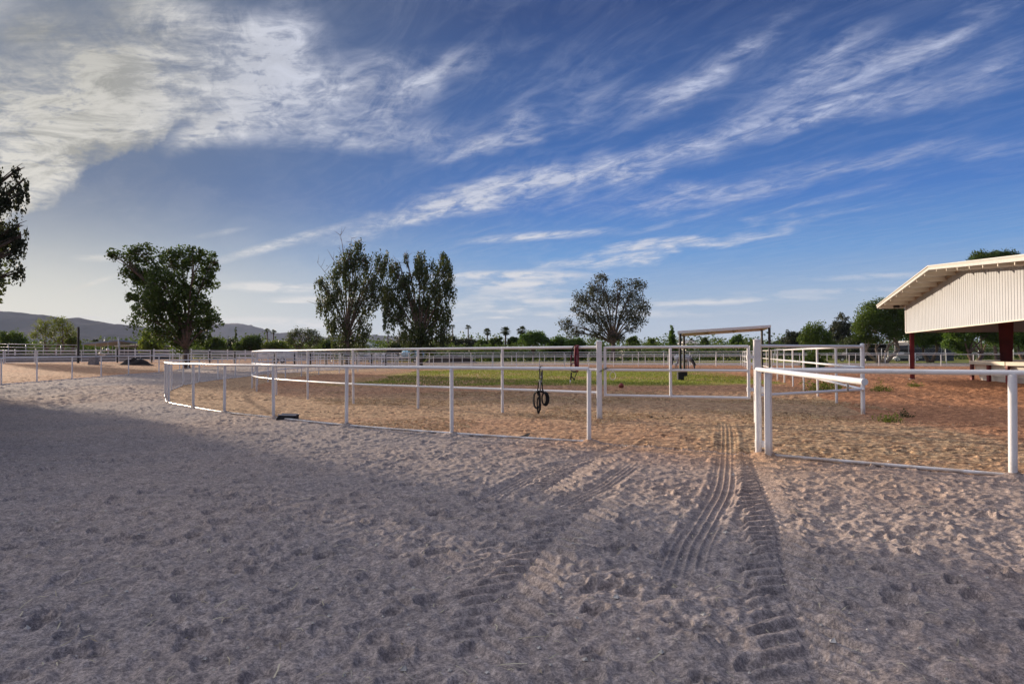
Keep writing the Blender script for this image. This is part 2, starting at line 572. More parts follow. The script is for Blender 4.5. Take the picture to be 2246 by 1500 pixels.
M_PIPE = pipe_mat()
M_VINYL = simple('white_vinyl', (0.78, 0.78, 0.78), 0.45, var=0.12, scale=1.5)
M_BLACK = simple('black_steel', (0.018, 0.017, 0.017), 0.5, var=0.3, scale=3)
M_BARK = simple('bark', (0.16, 0.11, 0.08), 0.9, var=0.55, scale=3, bump=0.03)
M_BARK_PALE = simple('pale_bark', (0.36, 0.27, 0.20), 0.85, var=0.5, scale=2, bump=0.02)
M_RED = simple('red_oxide_steel', (0.19, 0.020, 0.024), 0.45, var=0.3, scale=2)
M_CREAM = simple('cream_trim', (0.66, 0.62, 0.52), 0.5, var=0.08, scale=2)
M_WALLW = simple('white_wall_paint', (0.74, 0.71, 0.64), 0.6, var=0.12, scale=2)
M_DARKROPE = simple('black_nylon', (0.005, 0.005, 0.006), 0.8, var=0.3, scale=30, bump=0.001)
M_REDROPE = simple('red_nylon', (0.24, 0.015, 0.035), 0.6, var=0.7, scale=60, bump=0.001)
M_METAL = simple('galvanised_metal', (0.55, 0.56, 0.58), 0.4, metal=0.6, var=0.25, scale=3)
M_CONC = simple('concrete', (0.30, 0.28, 0.27), 0.9, var=0.35, scale=4, bump=0.01)
M_RUBBER = simple('black_rubber', (0.02, 0.02, 0.022), 0.85, var=0.3, scale=8)

# ------------------------------------------------------------------ fence lines in plan
def resample(pts, step):
    pts = [np.array(p, float) for p in pts]
    seg = [np.linalg.norm(pts[i + 1] - pts[i]) for i in range(len(pts) - 1)]
    L = sum(seg); n = max(1, round(L / step)); out = []
    cum = np.concatenate([[0], np.cumsum(seg)])
    for k in range(n + 1):
        s = L * k / n
        i = min(len(seg) - 1, int(np.searchsorted(cum, s, side='right') - 1))
        t = (s - cum[i]) / seg[i]
        out.append(tuple(pts[i] * (1 - t) + pts[i + 1] * t))
    return out


def smooth_path(pts, sub=4, ends=True):
    """Catmull-Rom through the points"""
    P = [np.array(p, float) for p in pts]
    out = []
    for i in range(len(P) - 1):
        p0 = P[max(i - 1, 0)]; p1 = P[i]; p2 = P[i + 1]; p3 = P[min(i + 2, len(P) - 1)]
        for k in range(sub):
            t = k / sub
            out.append(0.5 * ((2 * p1) + (-p0 + p2) * t + (2 * p0 - 5 * p1 + 4 * p2 - p3) * t * t + (-p0 + 3 * p1 - 3 * p2 + p3) * t ** 3))
    out.append(P[-1])
    return [tuple(p) for p in out]


A_near = [G(1292, 972), G(991, 953), G(760, 935), G(600, 918), G(492, 906), G(424, 895), G(370, 884), (-12.95, 25.6), (-14.5, 28.6),
          G(376, 857), G(402, 845.7), G(437, 839), G(478, 833), G(516, 829), (-20.3, 54.0), (-20.5, 58.5), G(652, 817), (-19.4, 68.0)]
A_back = resample([A_near[-1], (-17.5, 75), (-14.5, 82), (-10, 88.5), (-5, 93), (1, 96.8), (8, 98.2), (18, 96.5), (30, 90.5), (44, 82.5), (60, 76), (80, 68)], 3.25)
A_left_posts = A_near + A_back[1:]
A_r0 = G(1685, 1002); A_r1 = G(2222, 1048)
dv = np.array(A_r1) - np.array(A_r0)
A_right_posts = [A_r0, A_r1, tuple(np.array(A_r1) + dv), tuple(np.array(A_r1) + 2 * dv)]
A_poly = A_left_posts + [(95, 20), (60, -40), A_right_posts[-1], A_right_posts[0]]
B_posts = [(-26.5, 26.5), (-27.6, 31.0), (-28.3, 35.0), G(2.7, 844.5), G(80.7, 838.5), G(157.7, 832.5), G(221.8, 827), G(282, 822), G(348.6, 818)]
B_posts += resample([B_posts[-1], (-33.8, 72), (-33, 82), (-29.5, 93), (-23, 104), (-14, 113), (-4, 120), (8, 123.5), (22, 121), (38, 112), (54, 102), (71, 96), (100, 86)], 3.9)[1:]
B_poly = B_posts + [(140, 60), (140, -60), (-60, -60), (-26.5, 0)]
P_front = [G(1315, 919), G(1102, 905.6), G(917, 895), G(775, 885.6), G(675, 875.6), G(606, 867), (-11.5, 30.8), (-13.0, 34.2), (-14.0, 37.6), (-14.7, 41.2),
           (-15.4, 44.6), G(626, 830), G(661, 826), G(699, 822), G(744, 818.5), (-14.7, 65.2), G(823, 813)]
P_back = resample([P_front[-1], (-11.6, 74.5), (-8, 79), (-3.5, 82.8), (2.8, 85.6), (14, 86.2), (28, 83)], 3.1)
P_corner = G(1893, 908)
P_right = resample([P_back[-1], P_corner], 3.9)
P_gate_l = P_front[0]
P_gate_r = G(1662, 930)
P_posts = P_front + P_back[1:] + P_right[1:]
P_poly = P_posts + [P_gate_r]


def pip(x, y, poly):
    inside = np.zeros(x.shape, bool)
    n = len(poly)
    for i in range(n):
        x1, y1 = poly[i]; x2, y2 = poly[(i + 1) % n]
        c = ((y1 > y) != (y2 > y))
        if y1 == y2: continue
        xi = (x2 - x1) * (y - y1) / (y2 - y1) + x1
        inside ^= c & (x < xi)
    return inside


# ------------------------------------------------------------------ numpy noise
def _hash(ix, iy, seed):
    h = (ix.astype(np.int64) * 374761393 + iy.astype(np.int64) * 668265263 + seed * 1442695041) & 0xFFFFFFFF
    h = ((h ^ (h >> 13)) * 1274126177) & 0xFFFFFFFF
    h = h ^ (h >> 16)
    return (h & 0xFFFF).astype(np.float32) / 65535.0


def vnoise(x, y, seed=0):
    ix = np.floor(x); iy = np.floor(y)
    fx = (x - ix).astype(np.float32); fy = (y - iy).astype(np.float32)
    fx = fx * fx * (3 - 2 * fx); fy = fy * fy * (3 - 2 * fy)
    a = _hash(ix, iy, seed); b = _hash(ix + 1, iy, seed); c = _hash(ix, iy + 1, seed); d = _hash(ix + 1, iy + 1, seed)
    return (a * (1 - fx) + b * fx) * (1 - fy) + (c * (1 - fx) + d * fx) * fy - 0.5


def fbm(x, y, f0, octs, seed=0, gain=0.5):
    r = 0; a = 1.0; f = f0
    for o in range(octs):
        ca, sa = math.cos(o * 1.3 + .4), math.sin(o * 1.3 + .4)
        r = r + a * vnoise((x * ca - y * sa) * f, (x * sa + y * ca) * f, seed + o * 17)
        a *= gain; f *= 2.03
    return r


# relief raster of the near ground
RX0, RX1, RY0, RY1, RS = -15.0, 15.0, 1.0, 25.0, 0.015
rng = np.random.default_rng(7)
gx = np.arange(RX0, RX1, RS, dtype=np.float32); gy = np.arange(RY0, RY1, RS, dtype=np.float32)
GX, GY = np.meshgrid(gx, gy)
H = np.zeros_like(GX)
H += 0.026 * fbm(GX, GY, 0.9, 2, 3)
bl = np.abs(fbm(GX, GY, 4.0, 3, 11)) * 2
H += 0.020 * (bl - 0.35)
H += 0.016 * fbm(GX, GY, 11.0, 2, 23) + 0.013 * fbm(GX, GY, 24.0, 2, 29)


def stamp(cx, cy, rad, fn):
    i0 = int((cx - rad - RX0) / RS); i1 = int((cx + rad - RX0) / RS) + 1
    j0 = int((cy - rad - RY0) / RS); j1 = int((cy + rad - RY0) / RS) + 1
    if i0 < 0 or j0 < 0 or i1 > H.shape[1] or j1 > H.shape[0]: return
    sx = GX[j0:j1, i0:i1] - cx; sy = GY[j0:j1, i0:i1] - cy
    H[j0:j1, i0:i1] = fn(sx, sy, H[j0:j1, i0:i1])


def hoof(ang, r, depth):
    ca, sa = math.cos(ang), math.sin(ang)
    def fn(sx, sy, h):
        u = (sx * ca + sy * sa) / r; v = (-sx * sa + sy * ca) / (r * 0.86)
        d = np.sqrt(u * u + v * v) * (1 + 0.5 * vnoise(sx * 16 + ang * 9, sy * 16, 3))
        bowl = np.clip(1 - d, 0, 1); bowl = np.minimum(bowl * 2.6, 1)
        rim = np.exp(-((d - 1.12) / 0.20) ** 2) * (0.55 + 0.45 * u)
        frog = np.exp(-((u + 0.15) / 0.38) ** 2 - (v / 0.28) ** 2)
        return h * (1 - 0.75 * bowl) - depth * bowl + depth * 0.75 * rim + depth * 0.55 * frog
    return fn


NH = int((RX1 - RX0) * (RY1 - RY0) * 8.5)
for k in range(NH):
    cx = rng.uniform(RX0 + .3, RX1 - .3); cy = rng.uniform(RY0 + .3, RY1 - .3)
    stamp(cx, cy, 0.27, hoof(rng.uniform(0, 6.28), rng.uniform(0.055, 0.12), rng.uniform(0.010, 0.030)))


def track(pts, width, kind, depth=0.014, amp=0.014, pitch=0.16, fade=None, hand=1):
    amp = amp * (1.2 if kind == 'rib' else 1.5); depth = depth * (1.0 if kind == 'rib' else 0.45); pitch = pitch * 1.15
    """press a tyre print along a curve"""
    P = np.array(smooth_path(pts, 12), np.float32)
    seg = np.diff(P, axis=0); sl = np.linalg.norm(seg, axis=1); cum = np.concatenate([[0], np.cumsum(sl)])
    L = cum[-1]
    x0, y0 = P.min(0) - width; x1, y1 = P.max(0) + width
    i0 = max(0, int((x0 - RX0) / RS)); i1 = min(H.shape[1], int((x1 - RX0) / RS))
    j0 = max(0, int((y0 - RY0) / RS)); j1 = min(H.shape[0], int((y1 - RY0) / RS))
    X = GX[j0:j1, i0:i1]; Y = GY[j0:j1, i0:i1]
    best = np.full(X.shape, 1e9, np.float32); S = np.zeros_like(X); T = np.zeros_like(X)
    for i in range(len(seg)):
        ux, uy = seg[i] / sl[i]
        dx = X - P[i, 0]; dy = Y - P[i, 1]
        s = np.clip(dx * ux + dy * uy, 0, sl[i]); t = -dx * uy + dy * ux
        d = (dx - s * ux) ** 2 + (dy - s * uy) ** 2
        m = d < best
        best[m] = d[m]; S[m] = (cum[i] + s)[m]; T[m] = t[m]
    w = width / 2
    wv = w * (0.93 + 0.5 * vnoise(X * 6, Y * 6, 63) + .35 * vnoise(X * 1.5, Y * 1.5, 64))
    a = np.clip((wv - np.sqrt(best)) / 0.05, 0, 1)
    e = np.clip(S / 0.9, 0, 1) * np.clip((L - S) / 0.9, 0, 1)
    a = a * e
    n = 0.45 + 0.95 * (vnoise(X * 2.2, Y * 2.2, 77) + 0.5) * (0.75 + vnoise(X * 9, Y * 9, 5) * .8)
    n = np.clip(n, 0, 1)
    if kind == 'rib':
        ph = T / width * 5.0
        g = np.abs((ph % 1.0) - 0.5) * 2
        g = sstep(g, 0.55, 0.95)
        ser = 0.35 * (np.abs(((S + T * .3) / 0.035) % 1.0 - .5) * 2) * (1 - np.clip(np.abs(g - .5) * 2, 0, 1))
        pat = (g - 0.2 + ser) * amp
    else:
        ph = (S * hand + np.abs(T) * 0.85 + .07 * vnoise(X * 2, Y * 2, 8)) / pitch
        g = np.abs((ph % 1.0) - 0.5) * 2
        g = sstep(g, 0.42, 0.66)
        g = g * (np.abs(T) > 0.02) * (0.92 + vnoise(X * 9, Y * 9, 12) * .45)
        pat = (g - 0.35) * amp * 1.15 * (0.6 + 0.5 * np.abs(T) / w)
    shoulder = np.exp(-((np.sqrt(best) - w - 0.03) / 0.035) ** 2) * depth * 0.9 * e
    h = H[j0:j1, i0:i1]
    aa = a * n
    H[j0:j1, i0:i1] = h * (1 - 0.88 * aa) + aa * (pat - depth + 0.015 * fbm(X, Y, 1.2, 2, 9)) + shoulder * n


# ribbed front prints and cleated rear prints of a small tractor
def W(*pp): return [G(x, y) for x, y in pp]
track(W((1640, 975), (1655, 1030), (1680, 1090), (1705, 1160), (1715, 1230), (1735, 1320), (1770, 1420), (1800, 1540), (1830, 1660)), 0.66, 'lug', 0.012, 0.030, 0.175, hand=-1)
track(W((1590, 925), (1593, 960), (1592, 1010), (1585, 1070), (1555, 1130), (1515, 1200), (1490, 1290)), 0.38, 'rib', 0.018, 0.020)
track(W((1340, 990), (1280, 1020), (1225, 1055), (1165, 1095)), 0.56, 'lug', 0.012, 0.028, 0.16, hand=-1)
track(W((1420, 950), (1370, 975), (1290, 1000), (1190, 1035), (1120, 1070), (1060, 1115)), 0.36, 'rib', 0.016, 0.020)
track(W((1345, 1085), (1280, 1125), (1225, 1170), (1170, 1230), (1110, 1310), (1040, 1420), (980, 1560)), 0.62, 'lug', 0.010, 0.026, 0.18, hand=-1)
track(W((1400, 1010), (1340, 1055), (1270, 1090), (1180, 1135)), 0.34, 'rib', 0.014, 0.018)
track(W((1090, 1150), (1050, 1190), (1000, 1250), (960, 1310)), 0.40, 'lug', 0.007, 0.016, 0.16)
track(W((1830, 1112), (1980, 1120), (2120, 1118), (2300, 1112)), 0.40, 'lug', 0.012, 0.020, 0.11)
track(W((1980, 1150), (2120, 1152), (2300, 1150)), 0.34, 'lug', 0.010, 0.018, 0.11)
for (hx, hy) in ((1305, 1345), (1245, 1375), (1355, 1205), (1290, 1200), (1340, 1290), (1850, 1235), (2225, 1265), (1540, 1400), (870, 1440), (600, 1400), (430, 1390), (130, 1160), (90, 1370), (560, 1250), (700, 1320)):
    p = G(hx, hy)
    stamp(p[0], p[1], 0.24, hoof(rng.uniform(0, 6.28), 0.095, 0.030))


def relief(x, y):
    """bilinear lookup in the raster, fading to plain noise beyond it"""
    fx = (x - RX0) / RS; fy = (y - RY0) / RS
    ok = (fx > 1) & (fy > 1) & (fx < H.shape[1] - 3) & (fy < H.shape[0] - 3)
    cx = np.clip(fx, 1, H.shape[1] - 3); cy = np.clip(fy, 1, H.shape[0] - 3)
    ix = cx.astype(np.int32); iy = cy.astype(np.int32); tx = cx - ix; ty = cy - iy
    h = (H[iy, ix] * (1 - tx) + H[iy, ix + 1] * tx) * (1 - ty) + (H[iy + 1, ix] * (1 - tx) + H[iy + 1, ix + 1] * tx) * ty
    edge = np.minimum(np.minimum(x - RX0, RX1 - x), np.minimum(y - RY0, RY1 - y))
    k = np.where(ok, np.clip(edge / 1.0, 0, 1), 0)
    far = 0.03 * fbm(x, y, 0.9, 2, 3) + 0.13 * (np.abs(fbm(x, y, 3.4, 3, 11)) - 0.18)
    return h * k + far * (1 - k)


# ------------------------------------------------------------------ ground materials
def ground_mat(name, kind):
    m, b, p, out = newmat(name)
    tc = b.n('ShaderNodeTexCoord'); O = tc.outputs['Object']
    at = b.n('ShaderNodeAttribute', attribute_name='mixing')
    sp = b.n('ShaderNodeSeparateColor'); b.put(sp.inputs[0], at.outputs['Color'])
    veg, red, straw = sp.outputs[0], sp.outputs[1], sp.outputs[2]
    big = b.noise(O, 0.35, 4, 0.6); mid = b.noise(O, 2.3, 5, 0.65); fine = b.noise(O, 55, 3, 0.7); vfine = b.noise(O, 170, 2, 0.6)
    sand = b.mix(b.ss(mid, 0.3, 0.7), (0.315, 0.283, 0.272), (0.245, 0.226, 0.224))
    sand = b.mix(b.ss(big, 0.35, 0.7), sand, (0.335, 0.29, 0.265))
    dirt = b.mix(b.ss(mid, 0.3, 0.7), (0.56, 0.345, 0.21), (0.35, 0.21, 0.13))
    dirt = b.mix(b.ss(big, 0.35, 0.7, 0, .7), dirt, (0.50, 0.35, 0.22))
    redc = b.mix(b.ss(mid, 0.3, 0.7), (0.56, 0.29, 0.155), (0.34, 0.175, 0.095))
    strw = b.mix(b.ss(b.noise(b.mapping(O, scale=(1, 2, 1)), 9, 5, 0.7), 0.35, 0.65), (0.62, 0.46, 0.28), (0.25, 0.165, 0.10))
    grass = b.mix(b.ss(mid, 0.3, 0.7), (0.20, 0.25, 0.03), (0.38, 0.40, 0.07))
    grass = b.mix(b.ss(b.noise(O, 0.9, 4, 0.6), 0.45, 0.7, 0, .6), grass, (0.30, 0.27, 0.07))
    if kind == 'sand':
        c = b.mix(b.m('MULTIPLY', red, 0.9), sand, dirt)
    else:
        c = b.mix(red, dirt, redc)
        c = b.mix(b.m('MULTIPLY', straw, b.ss(mid, 0.25, 0.6, 0.35, 1.0)), c, strw)
        c = b.mix(veg, c, grass)
    c = b.mix(b.ss(fine, 0.30, 0.70), b.mix(1.0, c, (0.60, 0.60, 0.62), 'MULTIPLY'), b.mix(1.0, c, (1.40, 1.37, 1.34), 'MULTIPLY'))
    c = b.mix(b.ss(vfine, 0.52, 0.68, 0, 0.75), c, b.mix(1.0, c, (0.45, 0.42, 0.42), 'MULTIPLY'))
    c = b.mix(b.ss(vfine, 0.45, 0.30, 0, 0.85), c, b.mix(1.0, c, (1.5, 1.45, 1.4), 'MULTIPLY'))
    m7 = b.noise(O, 7, 4, 0.65); m20 = b.noise(O, 19, 3, 0.65)
    if kind != 'sand':
        c = b.mix(b.ss(b.noise(b.mapping(O, scale=(1, 2.2, 1)), 3.2, 6, 0.72), 0.40, 0.60), b.mix(1.0, c, (0.52, 0.48, 0.46), 'MULTIPLY'), b.mix(1.0, c, (1.18, 1.18, 1.16), 'MULTIPLY'))
    c = b.mix(b.ss(m7, 0.32, 0.68), b.mix(1.0, c, (0.84, 0.83, 0.83), 'MULTIPLY'), b.mix(1.0, c, (1.10, 1.09, 1.08), 'MULTIPLY'))
    c = b.mix(b.ss(m20, 0.35, 0.65), b.mix(1.0, c, (0.80, 0.79, 0.80), 'MULTIPLY'), b.mix(1.0, c, (1.17, 1.16, 1.15), 'MULTIPLY'))
    b.put(p.inputs['Base Color'], c)
    p.inputs['Roughness'].default_value = 0.95
    p.inputs['Specular IOR Level'].default_value = 0.15
    bn = b.n('ShaderNodeBump'); bn.inputs['Strength'].default_value = 1.0; bn.inputs['Distance'].default_value = 0.0045
    hh = b.m('MULTIPLY_ADD', fine, 0.8, b.m('MULTIPLY', b.noise(O, 16, 4, 0.6), 1.4))
    b.put(bn.inputs['Height'], hh)
    b.put(p.inputs['Normal'], bn.outputs[0])
    return m


def build_ground():
    th = np.radians(np.concatenate([np.linspace(-178, -52, 190)[:-1], np.linspace(-52, 52, 1360), np.linspace(52, 178, 190)[1:]]))
    rr = [0.2]
    while rr[-1] < 2.3: rr.append(rr[-1] * 1.04)
    while rr[-1] < 16: rr.append(rr[-1] * 1.0033)
    while rr[-1] < 62: rr.append(rr[-1] * 1.0048)
    while rr[-1] < 430: rr.append(rr[-1] * 1.018)
    rr = np.array(rr)
    TH, RR = np.meshgrid(th, rr)
    x = (RR * np.sin(TH)).astype(np.float32); y = (RR * np.cos(TH)).astype(np.float32)
    inA = pip(x, y, A_poly); inP = pip(x, y, P_poly); inB = pip(x, y, B_poly)
    rel = relief(x, y)
    soft = np.where(inA, 0.72, 1.0)
    # distance to front rail line of A gives a soft change of relief there
    fade = 1 - sstep(RR, 60, 160)
    rel = rel * (1.0 + 0.4 * (1 - sstep(RR, 5.5, 10.5)))
    z = elev(x, y) + rel * soft * (0.25 + 0.75 * fade)
    # wind-blown berm against the paddock corner and slope on the right
    z = z + 0.10 * np.exp(-(((x - 6.5) / 4.5) ** 2 + ((y - 13.5) / 2.0) ** 2)) * inA
    z = z + 0.35 * np.exp(-(((x - 24) / 5.0) ** 2 + ((y - 56) / 9) ** 2)) * inP
    for q in A_near[:12] + A_right_posts[:2] + [G(1664, 1000)]:
        dd_ = np.hypot(x - q[0] - .03, y - q[1])
        z = z + 0.055 * np.exp(-(dd_ / 0.16) ** 2)
    for (qa, qb) in list(zip(A_near[:7], A_near[1:8])) + [(A_right_posts[0], A_right_posts[1]), (A_right_posts[1], A_right_posts[2])]:
        ux, uy = qb[0] - qa[0], qb[1] - qa[1]; L2 = ux * ux + uy * uy
        t = np.clip(((x - qa[0]) * ux + (y - qa[1]) * uy) / L2, 0, 1)
        dd_ = np.hypot(x - qa[0] - t * ux, y - qa[1] - t * uy)
        z = np.where(dd_ < .5, z + np.clip(0.008 + 0.04 * vnoise(x * 1.7, y * 1.7, 91), -.02, .025) * np.exp(-(dd_ / 0.13) ** 2), z)
    z = z - 0.08 * sstep(RR, 380, 425)
    n1 = fbm(x, y, 0.16, 4, 31); n2 = fbm(x, y, 0.7, 3, 41)
    veg = np.zeros_like(x); red = np.zeros_like(x); straw = np.zeros_like(x)
    gP = sstep(y, 33, 39) * (1 - sstep(y, 66, 74)) * sstep(x, -12, -5) * (1 - sstep(x - (y - 40) * .12, 12.5, 17))
    veg = np.where(inP, np.clip(gP * (0.72 + 2.0 * n1 + 1.6 * n2), 0, 1), veg)
    straw = np.where(inP, sstep(28 - y + 6 * n1, -4, 5) * .9, straw)
    red = np.where(inP, np.clip(0.45 + 0.6 * sstep(x, 11, 18) + n1 * .6, 0, 1), red)
    inY = inA & ~inP
    straw = np.where(inY, np.clip(sstep(np.hypot(x - 6.5, y - 14), 7, 1.5) * (1.0 + n1 * 1.4) * (1 - sstep(x, 8.2, 9.5)), 0, 1), straw)
    straw = np.where(inY & (x < 3.5), np.clip(.25 + n1 + .8 * sstep(y, 17, 19), 0, .8), straw)
    red = np.where(inY, np.clip(sstep(x, 6.5, 11) * 1.05 + 0.12 + 0.5 * n1, 0, 1), red)
    out_ = ~inB
    veg = np.where(out_, np.clip(sstep(x, -30, 5) * (0.95 + n1 + .4 * n2) + sstep(y, 125, 160) * .8, 0, 1), veg)
    red = np.where(out_, np.clip(.35 + n1, 0, 1), red)
    # churned margin of dirt along the inside rail on the sand
    qa, qb = A_near[0], A_right_posts[0]
    ux, uy = qb[0] - qa[0], qb[1] - qa[1]
    t = np.clip(((x - qa[0]) * ux + (y - qa[1]) * uy) / (ux * ux + uy * uy), 0, 1)
    dg = np.hypot(x - qa[0] - t * ux, y - qa[1] - t * uy)
    red = np.where(inB & ~inA, np.clip(n1 * .6 + .05, 0, .35) + np.clip(1.15 * np.exp(-dg / 1.1) * (.85 + n2 * 1.2), 0, .9), red)
    red = np.clip(red, 0, 1)
    attr = np.stack([veg, red, straw, np.ones_like(veg)], -1).reshape(-1, 4)
    nr, nc = x.shape
    idx = np.arange(nr * nc, dtype=np.int32).reshape(nr, nc)
    F = np.stack([idx[:-1, :-1], idx[:-1, 1:], idx[1:, 1:], idx[1:, :-1]], -1).reshape(-1, 4)
    zone = np.where(inP, 2, np.where(inA, 1, np.where(inB, 0, 3)))
    zf = zone[:-1, :-1].ravel()
    Vv = np.stack([x, y, z], -1).reshape(-1, 3)
    sandm = ground_mat('arena_sand', 'sand'); dirtm = ground_mat('desert_dirt', 'dirt')
    for k, nm, mt in ((0, 'sand_track', sandm), (1, 'dirt_yard', dirtm), (2, 'paddock_ground', dirtm), (3, 'field', dirtm)):
        f = F[zf == k][:, ::-1]
        u, inv = np.unique(f, return_inverse=True)
        o = np_obj(nm, Vv[u], inv.reshape(-1, 4), mt, smooth=True, attr=attr[u])
        o['kind'] = 'structure'
        o['label'] = {0: 'grey sand track with hoof prints and tyre prints', 1: 'orange dirt yard inside the track rail',
                      2: 'straw strewn dirt and grass inside the paddock', 3: 'dirt and grass field beyond the track'}[k]
    # land beyond and behind
    mb = MB()
    ring = [];
    rad = [0.6, 30, 120, 380, 1500, 9000]; nseg = 64
    vs = []
    for r_ in rad:
        for k in range(nseg):
            a = 2 * math.pi * k / nseg
            vs.append((r_ * math.sin(a), r_ * math.cos(a), -0.32 if r_ < 400 else -0.1))
    fs = [tuple(reversed(range(nseg)))]
    for i in range(len(rad) - 1):
        for k in range(nseg):
            k2 = (k + 1) % nseg
            fs.append((i * nseg + k, (i + 1) * nseg + k, (i + 1) * nseg + k2, i * nseg + k2))
    mb.add(vs, fs)
    pl = mb.build('plain', simple('dry_plain', (0.20, 0.17, 0.10), 0.95, var=0.4, scale=0.01, c2=(0.12, 0.13, 0.06)))
    tag(pl, 'flat dry plain stretching to the hills', None, kind='structure')


def ground_z(x, y):
    return float(elev(x, y))


build_ground()


def hills():
    m, b, p, out = newmat('hill_rock')
    tc = b.n('ShaderNodeTexCoord')
    n = b.noise(tc.outputs['Object'], 0.0035, 8, 0.65)
    b.put(p.inputs['Base Color'], b.mix(b.ss(n, 0.35, 0.65), (0.10, 0.085, 0.075), (0.045, 0.045, 0.04)))
    p.inputs['Roughness'].default_value = 1.0
    p.inputs['Specular IOR Level'].default_value = 0.0
    def ridge(name, label, prof, D, depth, seed, z0=-5):
        xs = np.array([q[0] for q in prof], float); ys = np.array([q[1] for q in prof], float)
        n = 340; pp = np.linspace(xs[0], xs[-1], n)
        py = np.interp(pp, xs, ys)
        a = (pp - CX) / FPX
        hgt = (horizon(pp) - py) / FPX * D + CAM[2]
        rows = 41; V_ = []
        for j in range(rows):
            t = j / (rows - 1) * 2 - 1              # -1 front foot, 0 crest, 1 back foot
            yy = D + t * depth
            xx = a * D * (1 + t * 0.05)
            prof_t = (1 - abs(t)) ** (1.15 if t < 0 else 1.0)
            det = fbm(xx / 900.0 * 1.0 + 5, np.full(n, yy / 900.0), 1.6, 6, seed, 0.55)
            hh = hgt * prof_t * (1 + 0.95 * det * min(1, abs(t) * 3.0)) + (hgt * 0.07 * fbm(xx / 160.0, np.full(n, 3.3), 1, 4, seed + 3)) * (1 - abs(t)) ** 6
            yo = yy + 0.22 * depth * fbm(xx / 1100.0, np.full(n, t * 2.0), 1.5, 3, seed + 9) * (1 - abs(t))
            V_.append(np.stack([xx * 1.0, yo, np.maximum(hh, 0) + z0 * (1 if abs(t) == 1 else 0)], -1))
        V_ = np.concatenate(V_)
        idx = np.arange(rows * n).reshape(rows, n)
        F = np.stack([idx[:-1, :-1], idx[:-1, 1:], idx[1:, 1:], idx[1:, :-1]], -1).reshape(-1, 4)
        o = np_obj(name, V_, F, m, smooth=True)
        tag(o, label, kind='structure')
    ridge('hills', 'long bare ridge behind the left tree', [(-700, 720), (-420, 690), (-150, 672), (0, 683), (60, 690), (100, 692), (140, 700), (165, 697), (200, 703), (260, 713), (290, 713), (330, 722), (400, 747), (450, 768)], 4200, 1300, 2)
    ridge('hills', 'peaked ridge between the left tree and the bare topped tree', [(380, 770), (430, 730), (470, 712), (500, 709), (515, 708), (540, 712), (580, 722), (600, 731), (625, 730), (640, 729), (680, 733), (700, 738), (722, 745), (745, 738), (800, 736), (850, 737), (900, 736), (950, 746), (1000, 760), (1100, 773)], 6500, 1500, 5)
    ridge('hills', 'low dark foothill in front of the long ridge', [(120, 770), (180, 742), (230, 732), (300, 738), (360, 752), (440, 768)], 3200, 500, 8)


hills()

# ------------------------------------------------------------------ fences
def post_mesh(r, h, sq=None, cap=True):
    mb = MB()
    if sq:
        mb.box((0, 0, h / 2 - 0.1), (sq, sq, h + 0.2), bev=0.012)
        if cap:
            mb.box((0, 0, h + 0.012), (sq + 0.012, sq + 0.012, 0.024), bev=0.012)
            mb.lathe((0, 0, h + 0.024), [(sq * .5, 0), (sq * .3, 0.02), (0.01, 0.03)], 8)
    else:
        mb.tube([(0, 0, -0.2), (0, 0, h)], r, 14)
    return mb


def pipe_fence(name, label, cat, pts, rails, post_r, h, group=None, sub=4, rnd=0, rail_ext=None, post_name='post', curve=True, mat=None, skip_end=()):
    mat = mat or M_PIPE
    p0 = pts[0]
    root = thing(name, label, cat, (p0[0], p0[1], ground_z(*p0)), group)
    sp = smooth_path(pts, sub) if curve else [tuple(p) for p in pts]
    for (nm, z, r) in rails:
        mb = MB()
        path = [(x, y, z + ground_z(x, y)) for x, y in sp]
        if rail_ext:
            a = Vector(path[0]); b_ = Vector(path[1]); path[0] = tuple(a - (b_ - a).normalized() * rail_ext)
            a = Vector(path[-1]); b_ = Vector(path[-2]); path[-1] = tuple(a - (b_ - a).normalized() * rail_ext)
        mb.tube(path, r, 14)
        mb.build(nm, mat, root, smooth=True, angle=50)
    me = post_mesh(post_r, h).build(post_name, mat, None, smooth=True, angle=50)
    first = True
    rg = random.Random(rnd)
    for i, p in enumerate(pts):
        if i in skip_end: continue
        o = me if first else me.copy()
        if not first: col.objects.link(o)
        first = False
        o.parent = root
        o.location = (p[0] - p0[0], p[1] - p0[1], ground_z(*p) - ground_z(*p0))
        o.rotation_euler = (R(rg.uniform(-.5, .5)), R(rg.uniform(-.5, .5)), rg.uniform(0, 6))
    return root


HA = 1.37
pipe_fence('track_rail', 'low white pipe rail curving round the inside of the sand track', 'fence', A_left_posts,
           [('top_rail', HA, 0.034), ('ground_rail', 0.03, 0.022)], 0.040, HA - 0.02, 'white pipe rails of the track', rnd=1)
pipe_fence('track_rail', 'short white pipe rail at the right edge with one thick post', 'fence', A_right_posts,
           [('top_rail', HA + 0.005, 0.037), ('ground_rail', 0.035, 0.024)], 0.052, HA - 0.02, 'white pipe rails of the track', rnd=2, curve=False)
pipe_fence('outer_track_rail', 'white pipe rail along the outer edge of the sand track at the left', 'fence', B_posts,
           [('top_rail', 1.52, 0.036), ('ground_rail', 0.04, 0.025)], 0.042, 1.50, 'white pipe rails of the track', rnd=3)

